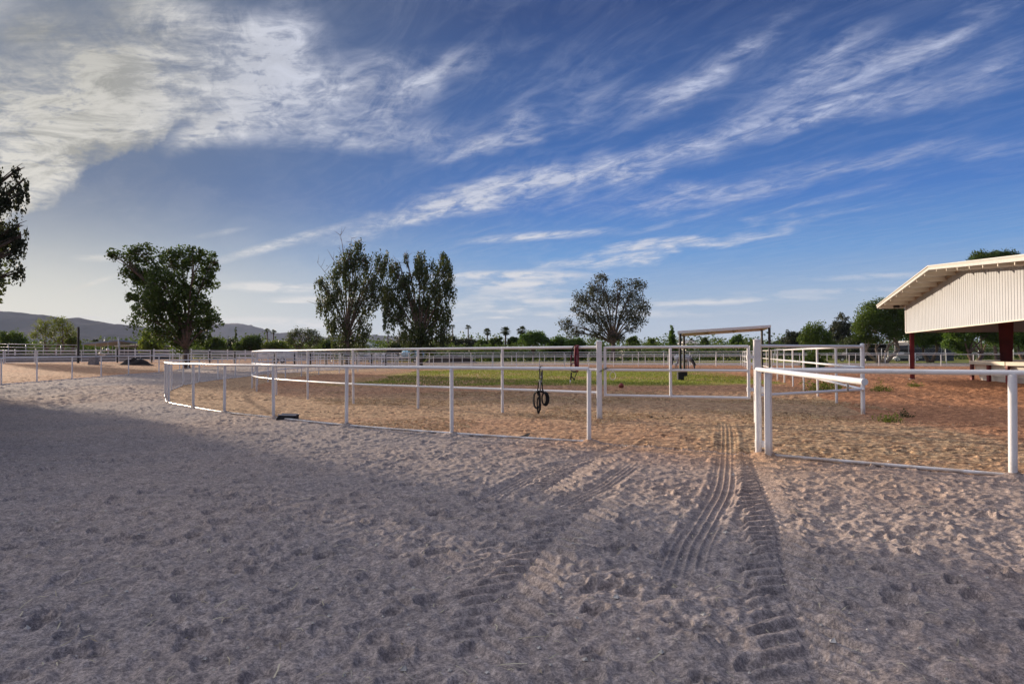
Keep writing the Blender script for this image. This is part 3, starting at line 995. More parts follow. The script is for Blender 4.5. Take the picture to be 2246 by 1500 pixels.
# paddock fence, three rails
HP = 1.81
root = pipe_fence('paddock_fence', 'tall white three rail pipe fence closed round the grass paddock', 'fence', P_posts[1:-1],
                  [], 0.040, HP, None, rnd=4)
o0 = Vector(root['_o'])
for nm, z in (('top_rail', HP), ('middle_rail', 1.24), ('lower_rail', 0.66)):
    mb = MB()
    path = smooth_path(P_front, 4)[:-1] + smooth_path(P_back, 3)[:-1]
    mb.tube([(x, y, z + ground_z(x, y)) for x, y in path] + [(P_back[-1][0], P_back[-1][1], z)], 0.036, 14)
    mb.build(nm, M_PIPE, root, smooth=True, angle=50)
    e = Vector((P_corner[0], P_corner[1], z)); s = Vector((P_back[-1][0], P_back[-1][1], z))
    mb = MB(); ext = 0.0 if z == HP else 0.0
    d = (e - s).normalized()
    mb.tube([s, e + d * 0.10], 0.036, 14)
    if z < HP:
        mb.lathe(e + d * 0.10, [(0.036, 0), (0.030, 0.018), (0.012, 0.03)], 12, axis=d)
    mb.build(nm, M_PIPE, root, smooth=True, angle=50)
    mb = MB()
    g = Vector((P_gate_r[0], P_gate_r[1], z))
    mb.tube([g, Vector((e.x, e.y, z))], 0.036, 14)
    mb.build(nm, M_PIPE, root, smooth=True, angle=50)
# corner post, two square gate posts
mb = MB(); mb.tube([(P_corner[0], P_corner[1], -0.2), (P_corner[0], P_corner[1], HP + 0.05)], 0.055, 16)
mb.lathe((P_corner[0], P_corner[1], HP + 0.05), [(0.06, 0), (0.055, 0.02), (0.02, 0.035)], 16)
mb.build('corner_post', M_PIPE, root, smooth=True, angle=40)
for (q, s) in ((P_gate_l, 0.130), (P_gate_r, 0.150)):
    m_ = post_mesh(0, 1.93, sq=s)
    ob = m_.build('gate_post', M_PIPE, None); ob.parent = root
    ob.location = (q[0] - o0.x, q[1] - o0.y, -o0.z)
    ob.rotation_euler = (0, 0, R(-12))


# ------------------------------------------------------------------ paddock gate
gl = Vector((P_gate_l[0], P_gate_l[1], 0)); gr = Vector((P_gate_r[0], P_gate_r[1], 0))
gd = (gr - gl).normalized()
g0 = gl + gd * 0.15; g1 = gr - gd * 0.19
gt = thing('paddock_gate', 'wide white pipe gate closing the paddock between two square posts', 'gate', (g1.x, g1.y, 0))
mb = MB()
zt, zb, zm = 1.80, 0.60, 1.235
mb.tube([g0 + V(0, 0, zt), g1 + V(0, 0, zt)], 0.033, 12)
mb.tube([g0 + V(0, 0, zb), g1 + V(0, 0, zb)], 0.033, 12)
mb.build('gate_rail', M_PIPE, gt, smooth=True, angle=50)
mb = MB(); mb.tube([g0 + V(0, 0, zm), g1 + V(0, 0, zm)], 0.030, 12)
mb.build('middle_rail', M_PIPE, gt, smooth=True, angle=50)
for q in (g0, g0.lerp(g1, 0.475), g1):
    mb = MB(); mb.tube([q + V(0, 0, zb - .02), q + V(0, 0, zt + .02)], 0.036, 12)
    mb.build('upright', M_PIPE, gt, smooth=True, angle=50)
for z in (1.55, 0.80):
    mb = MB()
    mb.lathe(g1 + V(0, 0, z - .05), [(0.046, 0), (0.046, .10)], 12)
    mb.bar(g1 + V(0, 0, z), gr - gd * 0.05 + V(0, 0, z), 0.035, 0.07)
    mb.build('hinge', M_PIPE, gt, smooth=True, angle=40)
mb = MB()
cpts = [gl + gd * 0.02 + V(-.01, -.085, 1.20), gl + gd * 0.10 + V(0, -.07, 1.235), g0 + V(0.05, -.045, 1.285)]
for i in range(7):
    t = i / 6; c = cpts[0].lerp(cpts[2], t)
    ang = Matrix.Rotation(i * math.pi / 2, 3, (cpts[2] - cpts[0]).normalized())
    ring = []
    ax = (cpts[2] - cpts[0]).normalized(); sd_ = ang @ V(0, 1, 0)
    for k in range(10):
        a = k / 10 * 2 * math.pi
        ring.append(c + ax * 0.024 * math.cos(a) + sd_ * 0.014 * math.sin(a))
    mb.tube(ring, 0.005, 6, closed=True)
mb.build('latch_chain', M_BLACK, gt, smooth=True)

# white loop of hose hanging on the gate
ringc = g0 + gd * 0.19 + V(0, -.045, zm - 0.145)
mb = MB()
mb.tube([ringc + gd * (0.075 * math.cos(a)) + V(0, 0, 0.10 * math.sin(a)) for a in [k / 28 * 2 * math.pi for k in range(28)]], 0.011, 8, closed=True)
rg_ = thing('hanging_ring', 'small white ring hanging from the middle rail of the paddock gate', 'ring', tuple(ringc))
mb.build('loop', M_CREAM, rg_, smooth=True)
mb = MB(); mb.tube([ringc + V(0, 0, 0.10), ringc + V(0, .02, 0.15)], 0.006, 6); mb.build('tie', M_CREAM, rg_, smooth=True)

# ------------------------------------------------------------------ swing arm gate of the track
hp = Vector((*G(1664, 1000), 0)); sqp = Vector((*G(1686, 1003), 0))
pg = thing('swing_arm_gate', 'white single pipe barrier arm swung open on a double post', 'gate', tuple(hp))
arm0 = hp + V(0, 0, 1.385)
arm1 = A(1896, 837.5, 7.0)
mb = MB()
mb.tube([arm0 - (arm1 - arm0).normalized() * 0.05, arm1], 0.034, 18)
mb.build('arm', M_PIPE, pg, smooth=True, angle=50)
dd = (arm1 - arm0).normalized()
mb = MB(); mb.lathe(arm1, [(0.036, -0.02), (0.036, 0.006), (0.032, 0.010)], 24, axis=dd); mb.build('end_cap', M_PIPE, pg, smooth=True, angle=40)
mb = MB(); mb.tube([hp + V(0, 0, -.2), hp + V(0, 0, 1.38)], 0.052, 18); mb.build('hinge_post', M_PIPE, pg, smooth=True, angle=50)
mb = MB(); mb.box((sqp.x, sqp.y, 0.58), (0.098, 0.098, 1.56), rz=R(-35), bev=0.01); mb.build('square_post', M_PIPE, pg)
for z, hgt in ((1.06, 0.12), (0.20, 0.12)):
    mb = MB(); mb.lathe(hp + V(0, 0, z - hgt / 2), [(0.056, 0), (0.056, hgt)], 18)
    mb.bar(hp + V(0, 0, z), sqp + V(0, 0, z), 0.022, hgt * .8)
    mb.build('bracket', M_PIPE, pg, smooth=True, angle=40)
mb = MB()   # sliding latch near the end
s0 = arm0.lerp(arm1, 0.76) + V(-.02, -.03, 0.040); s1 = arm0.lerp(arm1, 0.985) + V(-.02, -.03, 0.036)
side = dd.cross(V(0, 0, 1)).normalized()
if side.y > 0: side = -side
mb.tube([arm0.lerp(arm1, 0.70) + side * 0.04, arm0.lerp(arm1, 0.985) + side * 0.04], 0.013, 10)
q = arm0.lerp(arm1, 0.86) + side * 0.052
mb.tube([q + V(0, 0, 0.02), q + V(0, 0, -0.02), q + V(0, 0, -0.13)], 0.012, 10)
mb.build('slide_latch', M_METAL, pg, smooth=True)

# ------------------------------------------------------------------ halters
def strap(mb, pts, w, t=0.004, wdir=(1, 0, 0)):
    pts = [Vector(p) for p in smooth_path([tuple(p) for p in pts], 5)]
    wd = Vector(wdir)
    vs = []; fs = []
    for i, p in enumerate(pts):
        d = (pts[min(i + 1, len(pts) - 1)] - pts[max(i - 1, 0)]).normalized()
        s = (wd - d * wd.dot(d))
        s = s.normalized() if s.length > 1e-4 else V(0, 0, 1)
        nn = d.cross(s).normalized()
        for a, b_ in ((-1, -1), (1, -1), (1, 1), (-1, 1)):
            vs.append(p + s * (a * w / 2) + nn * (b_ * t / 2))
    n = len(pts)
    for i in range(n - 1):
        for k in range(4):
            k2 = (k + 1) % 4
            fs.append((i * 4 + k, i * 4 + k2, (i + 1) * 4 + k2, (i + 1) * 4 + k))
    fs.append((3, 2, 1, 0)); fs.append(((n - 1) * 4, (n - 1) * 4 + 1, (n - 1) * 4 + 2, (n - 1) * 4 + 3))
    mb.add(vs, fs)


def halter(origin, right, name, label, m_main, m_lead, red=False):
    """halter hung over a rail; origin is the rail centre; drawn in metres right/down"""
    o = Vector(origin); rr = Vector(right).normalized(); fw = V(0, 0, 1).cross(rr)   # toward +y-ish
    if fw.y > 0: fw = -fw                                          # towards the viewer side
    def q(x, z, d=0.05): return o + rr * x + V(0, 0, z) + fw * d
    t = thing(name, label, 'halter', tuple(o))
    if not red:
        mb = MB()       # crown strap over the rail
        strap(mb, [q(-.010, -.20, .04), q(-.012, -.06, .045), q(-.008, .025, .036), q(-.004, .041, 0), q(0, .025, -.037), q(0, -.12, -.037), q(.012, -.20, -.02)], 0.026, 0.006, rr)
        strap(mb, [q(.020, -.06, .04), q(.026, -.12, .045), q(.028, -.20, .045), q(.020, -.255, .045)], 0.028, 0.008, rr)
        mb.build('crown_strap', simple('worn_nylon', (0.10, 0.085, 0.08), 0.7, var=.5, scale=30), t)
        mb = MB()       # cheek straps
        strap(mb, [q(0, -.235, .05), q(-.030, -.27, .05), q(-.045, -.36, .05), q(-.060, -.45, .05), q(-.045, -.52, .05)], 0.022, 0.005, rr)
        strap(mb, [q(.018, -.235, .05), q(.036, -.30, .05), q(.046, -.38, .05), q(.066, -.44, .055), q(.05, -.5, .05)], 0.024, 0.005, rr)
        strap(mb, [q(-.06, -.445, .055), q(0, -.43, .06), q(.06, -.44, .055)], 0.032, 0.006, V(0, 0, 1))
        mb.build('cheek_strap', m_main, t)
        for (x, z) in ((-.012, -.235), (.024, -.245), (.010, -.49), (.0, -.43), (.02, -.16)):
            mb = MB(); c = q(x, z, .058)
            mb.tube([c + rr * (.013 * math.cos(a)) + V(0, 0, .016 * math.sin(a)) for a in [k / 12 * 6.283 for k in range(12)]], .0035, 6, closed=True)
            mb.build('buckle', M_METAL, t, smooth=True)
        mb = MB()       # coils of the lead rope
        def coil(cx, cz, ax, az, dep, n=26, ph=0.0):
            return [q(cx + ax * math.sin(a + ph), cz + az * math.cos(a + ph), dep) for a in [k / n * 6.283 for k in range(n)]]
        for (cx, cz, ax, az, dep) in ((-.075, -.60, .075, .165, .052), (-.066, -.60, .060, .160, .066), (.100, -.575, .060, .115, .060), (.106, -.575, .073, .125, .048), (.093, -.57, .045, .105, .072), (-.03, -.70, .026, .150, .07)):
            mb.tube(coil(cx, cz, ax, az, dep), .014, 8, closed=True)
        mb.tube([q(-.02, -.42, .07), q(.005, -.50, .08), q(.0, -.60, .08), q(.018, -.70, .08), q(.01, -.78, .075), q(-.02, -.83, .07), q(-.05, -.80, .06), q(-.045, -.74, .06)], .015, 8)
        mb.tube([q(.04, -.42, .07), q(.10, -.455, .075), q(.15, -.49, .07), q(.17, -.53, .06)], .015, 8)
        mb.tube([q(-.09, -.46, .075), q(-.03, -.43, .085), q(.05, -.44, .085), q(.10, -.46, .075)], .018, 8)
        mb.build('lead_rope', m_lead, t, smooth=True)
        mb = MB(); mb.tube([q(.0, -.24, .06), q(.004, -.33, .062), q(.006, -.42, .06)], .015, 8); mb.build('noseband_sheepskin', M_CONC, t, smooth=True)
    else:
        mb = MB()
        strap(mb, [q(-.11, -.60, .05), q(-.12, -.42, .05), q(-.10, -.22, .05), q(-.075, -.05, .05), q(-.04, .020, .037), q(-.01, .042, 0), q(-.005, 0, -.04), q(0, -.2, -.04)], 0.03, 0.006, rr)
        strap(mb, [q(-.12, -.60, .05), q(-.06, -.62, .06), q(0, -.63, .06), q(.05, -.62, .06), q(.08, -.60, .05)], 0.04, 0.006, V(0, 0, 1))
        strap(mb, [q(-.11, -.65, .05), q(-.12, -.78, .05), q(-.14, -.84, .05)], 0.04, 0.006, rr)
        strap(mb, [q(-.11, -.76, .05), q(-.05, -.79, .06), q(-.01, -.85, .06)], 0.03, 0.006, rr)
        strap(mb, [q(-.01, -.85, .06), q(.01, -.76, .06), q(.05, -.66, .05)], 0.02, 0.006, rr)
        mb.build('halter_strap', m_main, t)
        mb = MB()
        for (cx, ax, dep, lo) in ((.055, .030, .056, -.52), (.085, .036, .068, -.58), (.035, .026, .08, -.48), (.065, .045, .09, -.55)):
            pts = [q(cx + ax * math.sin(a), (lo / 2) + (-lo / 2 + .05) * math.cos(a), dep if math.cos(a) < .93 else 0.0) for a in [k / 30 * 6.283 for k in range(30)]]
            mb.tube(pts, .015, 8, closed=True)
        mb.tube([q(-.10, -.2, .06), q(-.125, -.33, .06), q(-.10, -.46, .06), q(-.06, -.40, .06), q(0, -.42, .06), q(.06, -.38, .06)], .015, 8)
        mb.tube([q(-.09, -.50, .06), q(-.04, -.56, .06), q(.02, -.58, .06), q(.05, -.53, .06)], .015, 8)
        mb.build('lead_rope', m_lead, t, smooth=True)
        mb = MB(); mb.tube([q(-.14, -.84, .05), q(-.146, -.93, .05)], .015, 8); mb.build('snap', M_METAL, t, smooth=True)
    return t


def on_line(pts, px):
    """point of a plan polyline seen at image column px"""
    for i in range(len(pts) - 1):
        a, b_ = np.array(pts[i]), np.array(pts[i + 1])
        pa, pb = CX + FPX * a[0] / a[1], CX + FPX * b_[0] / b_[1]
        if (pa - px) * (pb - px) <= 0:
            lo, hi = 0.0, 1.0
            for _ in range(40):
                m_ = (lo + hi) / 2; c = a + (b_ - a) * m_; pc = CX + FPX * c[0] / c[1]
                if (pc - px) * (pa - px) > 0: lo = m_
                else: hi = m_
            c = a + (b_ - a) * lo
            return Vector((c[0], c[1], 0)), Vector((b_ - a).tolist() + [0]).normalized()


c, d = on_line(A_left_posts, 1187)
halter(c + V(0, 0, HA), -d, 'halter', 'black halter with a coiled black lead rope hanging on the near low rail', M_DARKROPE, M_DARKROPE)
c, d = on_line(P_posts, 1263)
halter(c + V(0, 0, HP), -d, 'halter', 'black halter with a red and black rope hanging on the tall paddock rail', M_DARKROPE,
       simple('red_black_rope', (0.25, 0.012, 0.035), 0.6, c2=(0.015, 0.012, 0.014), scale=26), red=True)

# ------------------------------------------------------------------ shelter in the paddock
fl = Vector((*G(1492.5, 834), 0)); fr = Vector((*G(1688.5, 828), 0)); bl_ = Vector((*G(1500.8, 826), 0))
br_ = fr + (bl_ - fl)
sh = thing('shade_shelter', 'low white sloping roof on four black posts standing in the paddock', 'shelter', tuple(fl))
zl = A(1488, 729, fl.y).z; zr = A(1691, 716, fr.y).z
rd = (fr - fl).normalized(); bd = (bl_ - fl).normalized()
TH_ = 0.17
def roof_pt(u, v, z): return fl + rd * u + bd * v + V(0, 0, z)
Lr = (fr - fl).length; Lb = (bl_ - fl).length
def zroof(u): return zl + (zr - zl) * (u / Lr)
mb = MB()
e = 0.18
c4 = [(-e, -e), (Lr + e * .6, -e), (Lr + e * .6, Lb + e), (-e, Lb + e)]
vsb = [roof_pt(u, v, zroof(u) + TH_ / 2 - 0.035) for u, v in c4]; vst = [p + V(0, 0, 0.035) for p in vsb]
mb.add(vsb + vst, [(0, 1, 2, 3)[::-1], (4, 5, 6, 7), (0, 1, 5, 4), (1, 2, 6, 5), (2, 3, 7, 6), (3, 0, 4, 7)])
M_SOFFIT = simple('roof_underside', (0.42, 0.34, 0.27), 0.6, var=.2)
mb.build('roof', M_WALLW, sh)
mb = MB()
for i in range(4):
    a, b_ = c4[i], c4[(i + 1) % 4]
    mb.bar(roof_pt(a[0], a[1], zroof(a[0])), roof_pt(b_[0], b_[1], zroof(b_[0])), 0.04, TH_)
mb.build('fascia', simple('pale_fascia_paint', (.74, .75, .80), .5, var=.06), sh)
for u in (Lr * .30, Lr * .62):
    mb = MB(); mb.bar(roof_pt(u, 0, zroof(u) - .03), roof_pt(u, Lb, zroof(u) - .03), 0.10, 0.14); mb.build('rafter', M_SOFFIT, sh)
for v in (1.2, 2.7, Lb - 1.0):
    mb = MB(); mb.bar(roof_pt(0, v, zroof(0) + .01), roof_pt(Lr, v, zroof(Lr) + .01), 0.06, 0.05); mb.build('purlin', M_SOFFIT, sh)
for (p_, uu) in ((fl, 0), (fr, Lr), (bl_, 0), (br_, Lr)):
    mb = MB(); mb.bar(p_ + V(0, 0, -.1), p_ + V(0, 0, zroof(uu) - .05), 0.13, 0.13); mb.build('post', M_BLACK, sh)
for p_ in (fl, bl_):
    mb = MB(); mb.box((p_.x, p_.y, 0.20), (0.36, 0.36, 0.62), bev=.01); mb.build('post_sleeve', M_RUBBER, sh)

# ------------------------------------------------------------------ covered round pen on the right
W0 = Vector((*G(1994.5, 830.7), 0)) + V(-.12, 0, 0)
wdir = V(-5.2, -16.3, 0).normalized()
wn = V(wdir.y, -wdir.x, 0)          # outward (to the left)
if wn.x > 0: wn = -wn
WL = 22.0; RISE = 0.98
zbot, zeave = A(1977, 729.7, W0.y).z, A(1977, 667, W0.y).z
pen = thing('covered_pen_roof', 'large cream metal roof canopy with a ribbed white end wall on dark red columns', 'canopy', tuple(W0))
def wz(s):
    return zeave + RISE * (1 - abs(s - WL / 2) / (WL / 2))
# ribbed cladding of the end wall
def cladding(P0, dr, L, zb_fn, zt_fn, nout, rib=0.30, dep=0.032):
    mb = MB(); n = int(L / rib); vs = []; s_list = []
    for i in range(n):
        s0 = i * rib
        for (ds, h_) in ((0, dep), (rib * .80, dep), (rib * .86, 0), (rib * .93, 0), (rib * .985, dep)):
            s_list.append((min(s0 + ds, L), h_))
    for (s, h_) in s_list:
        p = P0 + dr * s + nout * h_
        vs.append(p + V(0, 0, zb_fn(s))); vs.append(p + V(0, 0, zt_fn(s)))
    fs = [(2 * i, 2 * i + 2, 2 * i + 3, 2 * i + 1) for i in range(len(s_list) - 1)]
    k = len(vs)
    for (s, h_) in s_list:
        p = P0 + dr * s - nout * 0.03
        vs.append(p + V(0, 0, zb_fn(s))); vs.append(p + V(0, 0, zt_fn(s)))
    fs += [(k + 2 * i + 2, k + 2 * i, k + 2 * i + 1, k + 2 * i + 3) for i in range(len(s_list) - 1)]
    m2 = len(s_list)
    fs += [(2 * i, k + 2 * i, k + 2 * i + 2, 2 * i + 2) for i in range(m2 - 1)]
    mb.add(vs, fs)
    return mb
M_CLAD = simple('ribbed_cladding', (0.43, 0.45, 0.47), 0.45, var=0.06, scale=1)
ob = cladding(W0, wdir, WL, lambda s: zbot, wz, wn).build('end_wall', M_CLAD, pen)
mb = MB(); mb.bar(W0 + wn * .02 + V(0, 0, zbot - .02), W0 + wdir * WL + wn * .02 + V(0, 0, zbot - .02), 0.10, 0.05); mb.build('wall_trim', M_CREAM, ob)
mb = MB(); mb.bar(W0 + wn * .03 + V(0, 0, zbot), W0 + wn * .03 + V(0, 0, zeave), 0.10, 0.06); mb.build('corner_trim', M_PIPE, ob)
back = -wn
ob = cladding(W0 + back * .08, V(back.x, back.y + .22, 0).normalized(), 34.0, lambda s: zbot, lambda s: zeave - .05, V(wdir.x, wdir.y, 0) * -1).build('side_wall', M_CLAD, pen)
ob = cladding(W0 + wdir * WL + back * .08, back, 34.0, lambda s: zbot, lambda s: zeave - .05, wdir).build('side_wall', M_CLAD, pen)
# roof slabs
EAVE, OH, RL = 1.15, 1.40, 38.0
zof = RISE / (WL / 2)
M_ROOF = simple('roof_sheet', (0.55, 0.53, 0.49), 0.4, var=.05)
for sgn in (0, 1):
    s_e = -EAVE if sgn == 0 else WL + EAVE
    ze = zeave + 0.06 - EAVE * zof; zr_ = zeave + 0.06 + RISE
    a = W0 + wdir * s_e + wn * OH + V(0, 0, ze); b_ = W0 + wdir * (WL / 2) + wn * OH + V(0, 0, zr_)
    c_ = b_ - wn * (RL + OH); d_ = a - wn * (RL + OH)
    mb = MB(); t_ = V(0, 0, 0.05)
    mb.add([a, b_, c_, d_, a + t_, b_ + t_, c_ + t_, d_ + t_], [(3, 2, 1, 0), (4, 5, 6, 7), (0, 1, 5, 4), (1, 2, 6, 5), (2, 3, 7, 6), (3, 0, 4, 7)])
    rf = mb.build('roof', M_ROOF, pen)
    mb = MB(); mb.bar(a + wn * .02 + V(0, 0, -.02), b_ + wn * .02 + V(0, 0, -.02), 0.05, 0.20)
    mb.bar(a + wn * .06 + V(0, 0, .06), b_ + wn * .06 + V(0, 0, .06), 0.05, 0.06)
    mb.build('fascia', simple('weathered_trim', (0.50, 0.49, 0.45), .5, var=.1), rf)
    mb = MB(); mb.bar(a + V(0, 0, -.03), d_ + V(0, 0, -.03), 0.06, 0.22); mb.build('gutter', M_PIPE, rf)
    npur = 8
    for k in range(npur):
        u = (k + .35) / npur
        pa = a.lerp(b_, u) + V(0, 0, -.13); pb = pa - wn * (OH + 0.0 if k else OH)
        mb = MB(); mb.bar(pa - wn * .03, pb, 0.07, 0.20); mb.build('purlin', M_CREAM, rf)
    mb = MB(); mb.bar(a - wn * (OH - .06) + V(0, 0, -.09) , b_ - wn * (OH - .06) + V(0, 0, -.09), 0.06, 0.12); mb.build('wall_head_trim', M_SOFFIT, rf)
# columns, tapered I sections
def icol(P0, w0, w1, h, dr, nrm, name='column'):
    mb = MB()
    for sg in (-1, 1):
        vs = []
        for z, w in ((-.1, w0), (h, w1)):
            for (a_, b2) in ((-.01, -.10), (.01, -.10), (.01, .10), (-.01, .10)):
                vs.append(P0 + dr * (sg * w / 2 + a_) + nrm * b2 + V(0, 0, z))
        mb.add(vs, [(3, 2, 1, 0), (4, 5, 6, 7), (0, 1, 5, 4), (1, 2, 6, 5), (2, 3, 7, 6), (3, 0, 4, 7)])
    vs = []
    for z, w in ((-.1, w0), (h, w1)):
        for (a_, b2) in ((-1, -.006), (1, -.006), (1, .006), (-1, .006)):
            vs.append(P0 + dr * (a_ * (w / 2 - .01)) + nrm * b2 + V(0, 0, z))
    mb.add(vs, [(3, 2, 1, 0), (4, 5, 6, 7), (0, 1, 5, 4), (1, 2, 6, 5), (2, 3, 7, 6), (3, 0, 4, 7)])
    ob = mb.build(name, M_RED, pen)
    mb = MB(); mb.box((P0.x, P0.y, 0.0), (w0 + .2, .34, .06), rz=math.atan2(dr.y, dr.x)); mb.build('base_plate', M_CONC, ob)
icol(W0 - wn * .22 + wdir * .25, 0.24, 0.30, zeave, wdir, wn)
c, d = on_line([(W0.x, W0.y), ((W0 + wdir * WL).x, (W0 + wdir * WL).y)], 2209)
cc_ = base_xy = V((2207 - CX) / FPX * 41.0, 41.0, 0)
icol(cc_, 0.50, 0.85, zeave + .3, V(.81, -.58, 0), V(.58, .81, 0))
for k in (12, 24):
    icol(W0 + back * k + V(0, .22 * k, 0), 0.26, 0.3, zeave, wdir, wn)
    icol(W0 + wdir * WL + back * k, 0.26, 0.3, zeave, wdir, wn)
mb = MB(); pq = W0 - wn * .1 + wn * .55 + V(0, 0, zeave - .12) - wdir * .45
mb.box(tuple(pq), (0.30, 0.20, 0.16), bev=.02); mb.bar(pq, pq - wn * .5, .04, .04)
mb.build('flood_lamp', M_BLACK, pen)

# the flared pen wall under it
pw = thing('pen_wall', 'low white flared wall with red posts under the canopy', 'wall', (*G(2139, 834), 0))
pa = Vector((*G(2137, 833), 0)); pb = Vector((*G(2214, 846), 0))
cx_, cy_ = pa.x + 8.3, pa.y - 5.0
ang_a = math.atan2(pa.y - cy_, pa.x - cx_); ang_b = math.atan2(pb.y - cy_, pb.x - cx_)
if ang_b < ang_a: ang_b += 2 * math.pi
rad_p = (pa - V(cx_, cy_, 0)).length
NS = 12
verts_p = [V(cx_ + rad_p * math.cos(ang_a + i * (2 * math.pi / NS)), cy_ + rad_p * math.sin(ang_a + i * 2 * math.pi / NS), 0) for i in range(NS)]
for i in range(NS):
    a = verts_p[i]; b_ = verts_p[(i + 1) % NS]
    ctr = V(cx_, cy_, 0); oa = (a - ctr).normalized(); ob_ = (b_ - ctr).normalized()
    mb = MB()
    def flare(p, o_): return [p + o_ * (-.30) + V(0, 0, .0), p + o_ * (0.02) + V(0, 0, .98)]
    fa, fb = flare(a, oa), flare(b_, ob_)
    th = 0.05
    vs = [fa[0], fb[0], fb[1], fa[1], fa[0] - oa * th, fb[0] - ob_ * th, fb[1] - ob_ * th, fa[1] - oa * th]
    mb.add(vs, [(0, 1, 2, 3), (7, 6, 5, 4), (0, 4, 5, 1), (1, 5, 6, 2), (2, 6, 7, 3), (3, 7, 4, 0)])
    for t in (0.33, 0.66):
        p0 = fa[0].lerp(fa[1], t); p1 = fb[0].lerp(fb[1], t); mb.bar(p0 + oa * .02, p1 + ob_ * .02, .05, .07)
    pnl = mb.build('panel', M_WALLW, pw)
    mb = MB(); mb.bar(a + oa * .08 + V(0, 0, 1.03), b_ + ob_ * .08 + V(0, 0, 1.03), 0.34, 0.20)
    mb.build('cap', M_CREAM, pw)
    for t in (0.0, 0.5):
        q_ = a.lerp(b_, t); oo = (q_ - ctr).normalized()
        mb = MB(); mb.bar(q_ + oo * .10 + V(0, 0, -.1), q_ + oo * .10 + V(0, 0, .93), 0.16, 0.16)
        mb.build('post', M_RED, pw)

# ------------------------------------------------------------------ trees
LEAVES = {
    'dark': leafmat('dark_leaves', (0.024, 0.044, 0.012), (0.085, 0.130, 0.026), 0.34),
    'euc': leafmat('gum_leaves', (0.028, 0.042, 0.016), (0.085, 0.110, 0.035), 0.30, yellow=(0.12, 0.13, 0.03)),
    'grey': leafmat('grey_green_leaves', (0.030, 0.036, 0.024), (0.080, 0.085, 0.050), 0.28),
    'green': leafmat('green_leaves', (0.035, 0.065, 0.010), (0.110, 0.165, 0.025), 0.35),
    'light': leafmat('light_green_leaves', (0.07, 0.10, 0.018), (0.19, 0.23, 0.045), 0.4),
    'lush': leafmat('lush_leaves', (0.030, 0.070, 0.012), (0.11, 0.19, 0.03), 0.38),
    'dusky': leafmat('dusky_leaves', (0.028, 0.035, 0.020), (0.060, 0.068, 0.034), 0.2),
    'palm': leafmat('palm_fronds', (0.030, 0.045, 0.015), (0.080, 0.100, 0.030), 0.2),
}


def leaf_mesh(name, centers, n_per, spread, size, mat, parent, rs, droop=0.0, aspect=1.7, flat=0.0):
    """cloud of small leaf faces round the clump centres"""
    C = np.repeat(np.asarray(centers, np.float32), n_per, axis=0)
    N = len(C)
    sp = np.asarray(spread, np.float32)
    if sp.ndim == 1 and len(sp) == len(centers): sp = np.repeat(sp, n_per)[:, None]
    off = rs.normal(0, 1, (N, 3)).astype(np.float32)
    off /= np.maximum(1, np.linalg.norm(off, axis=1, keepdims=True) / 1.6)
    off = off * sp
    if flat: off[:, 2] *= (1 - flat)
    if droop > 0:
        d = rs.uniform(0, 1, N) ** 1.3
        off[:, :2] *= 0.55
        off[:, 2] -= d * droop
    P = C + off
    s = size * rs.uniform(0.55, 1.3, N).astype(np.float32)[:, None]
    u = rs.normal(0, 1, (N, 3)).astype(np.float32)
    if droop > 0:
        u[:, 2] = -np.abs(u[:, 2]) - 2.2
    u /= np.linalg.norm(u, axis=1, keepdims=True)
    w = rs.normal(0, 1, (N, 3)).astype(np.float32)
    v = np.cross(u, w); v /= np.maximum(1e-6, np.linalg.norm(v, axis=1, keepdims=True))
    A_ = P - u * s; B_ = P + v * s / aspect; C_ = P + u * s; D_ = P - v * s / aspect
    Vt = np.stack([A_, B_, C_, D_], 1).reshape(-1, 3)
    F = np.arange(4 * N, dtype=np.int32).reshape(-1, 4)
    return np_obj(name, Vt, F, mat, parent)


def bez(p0, p1, p2, n=7):
    return [p0 * (1 - t) ** 2 + p1 * 2 * t * (1 - t) + p2 * t * t for t in [i / (n - 1) for i in range(n)]]


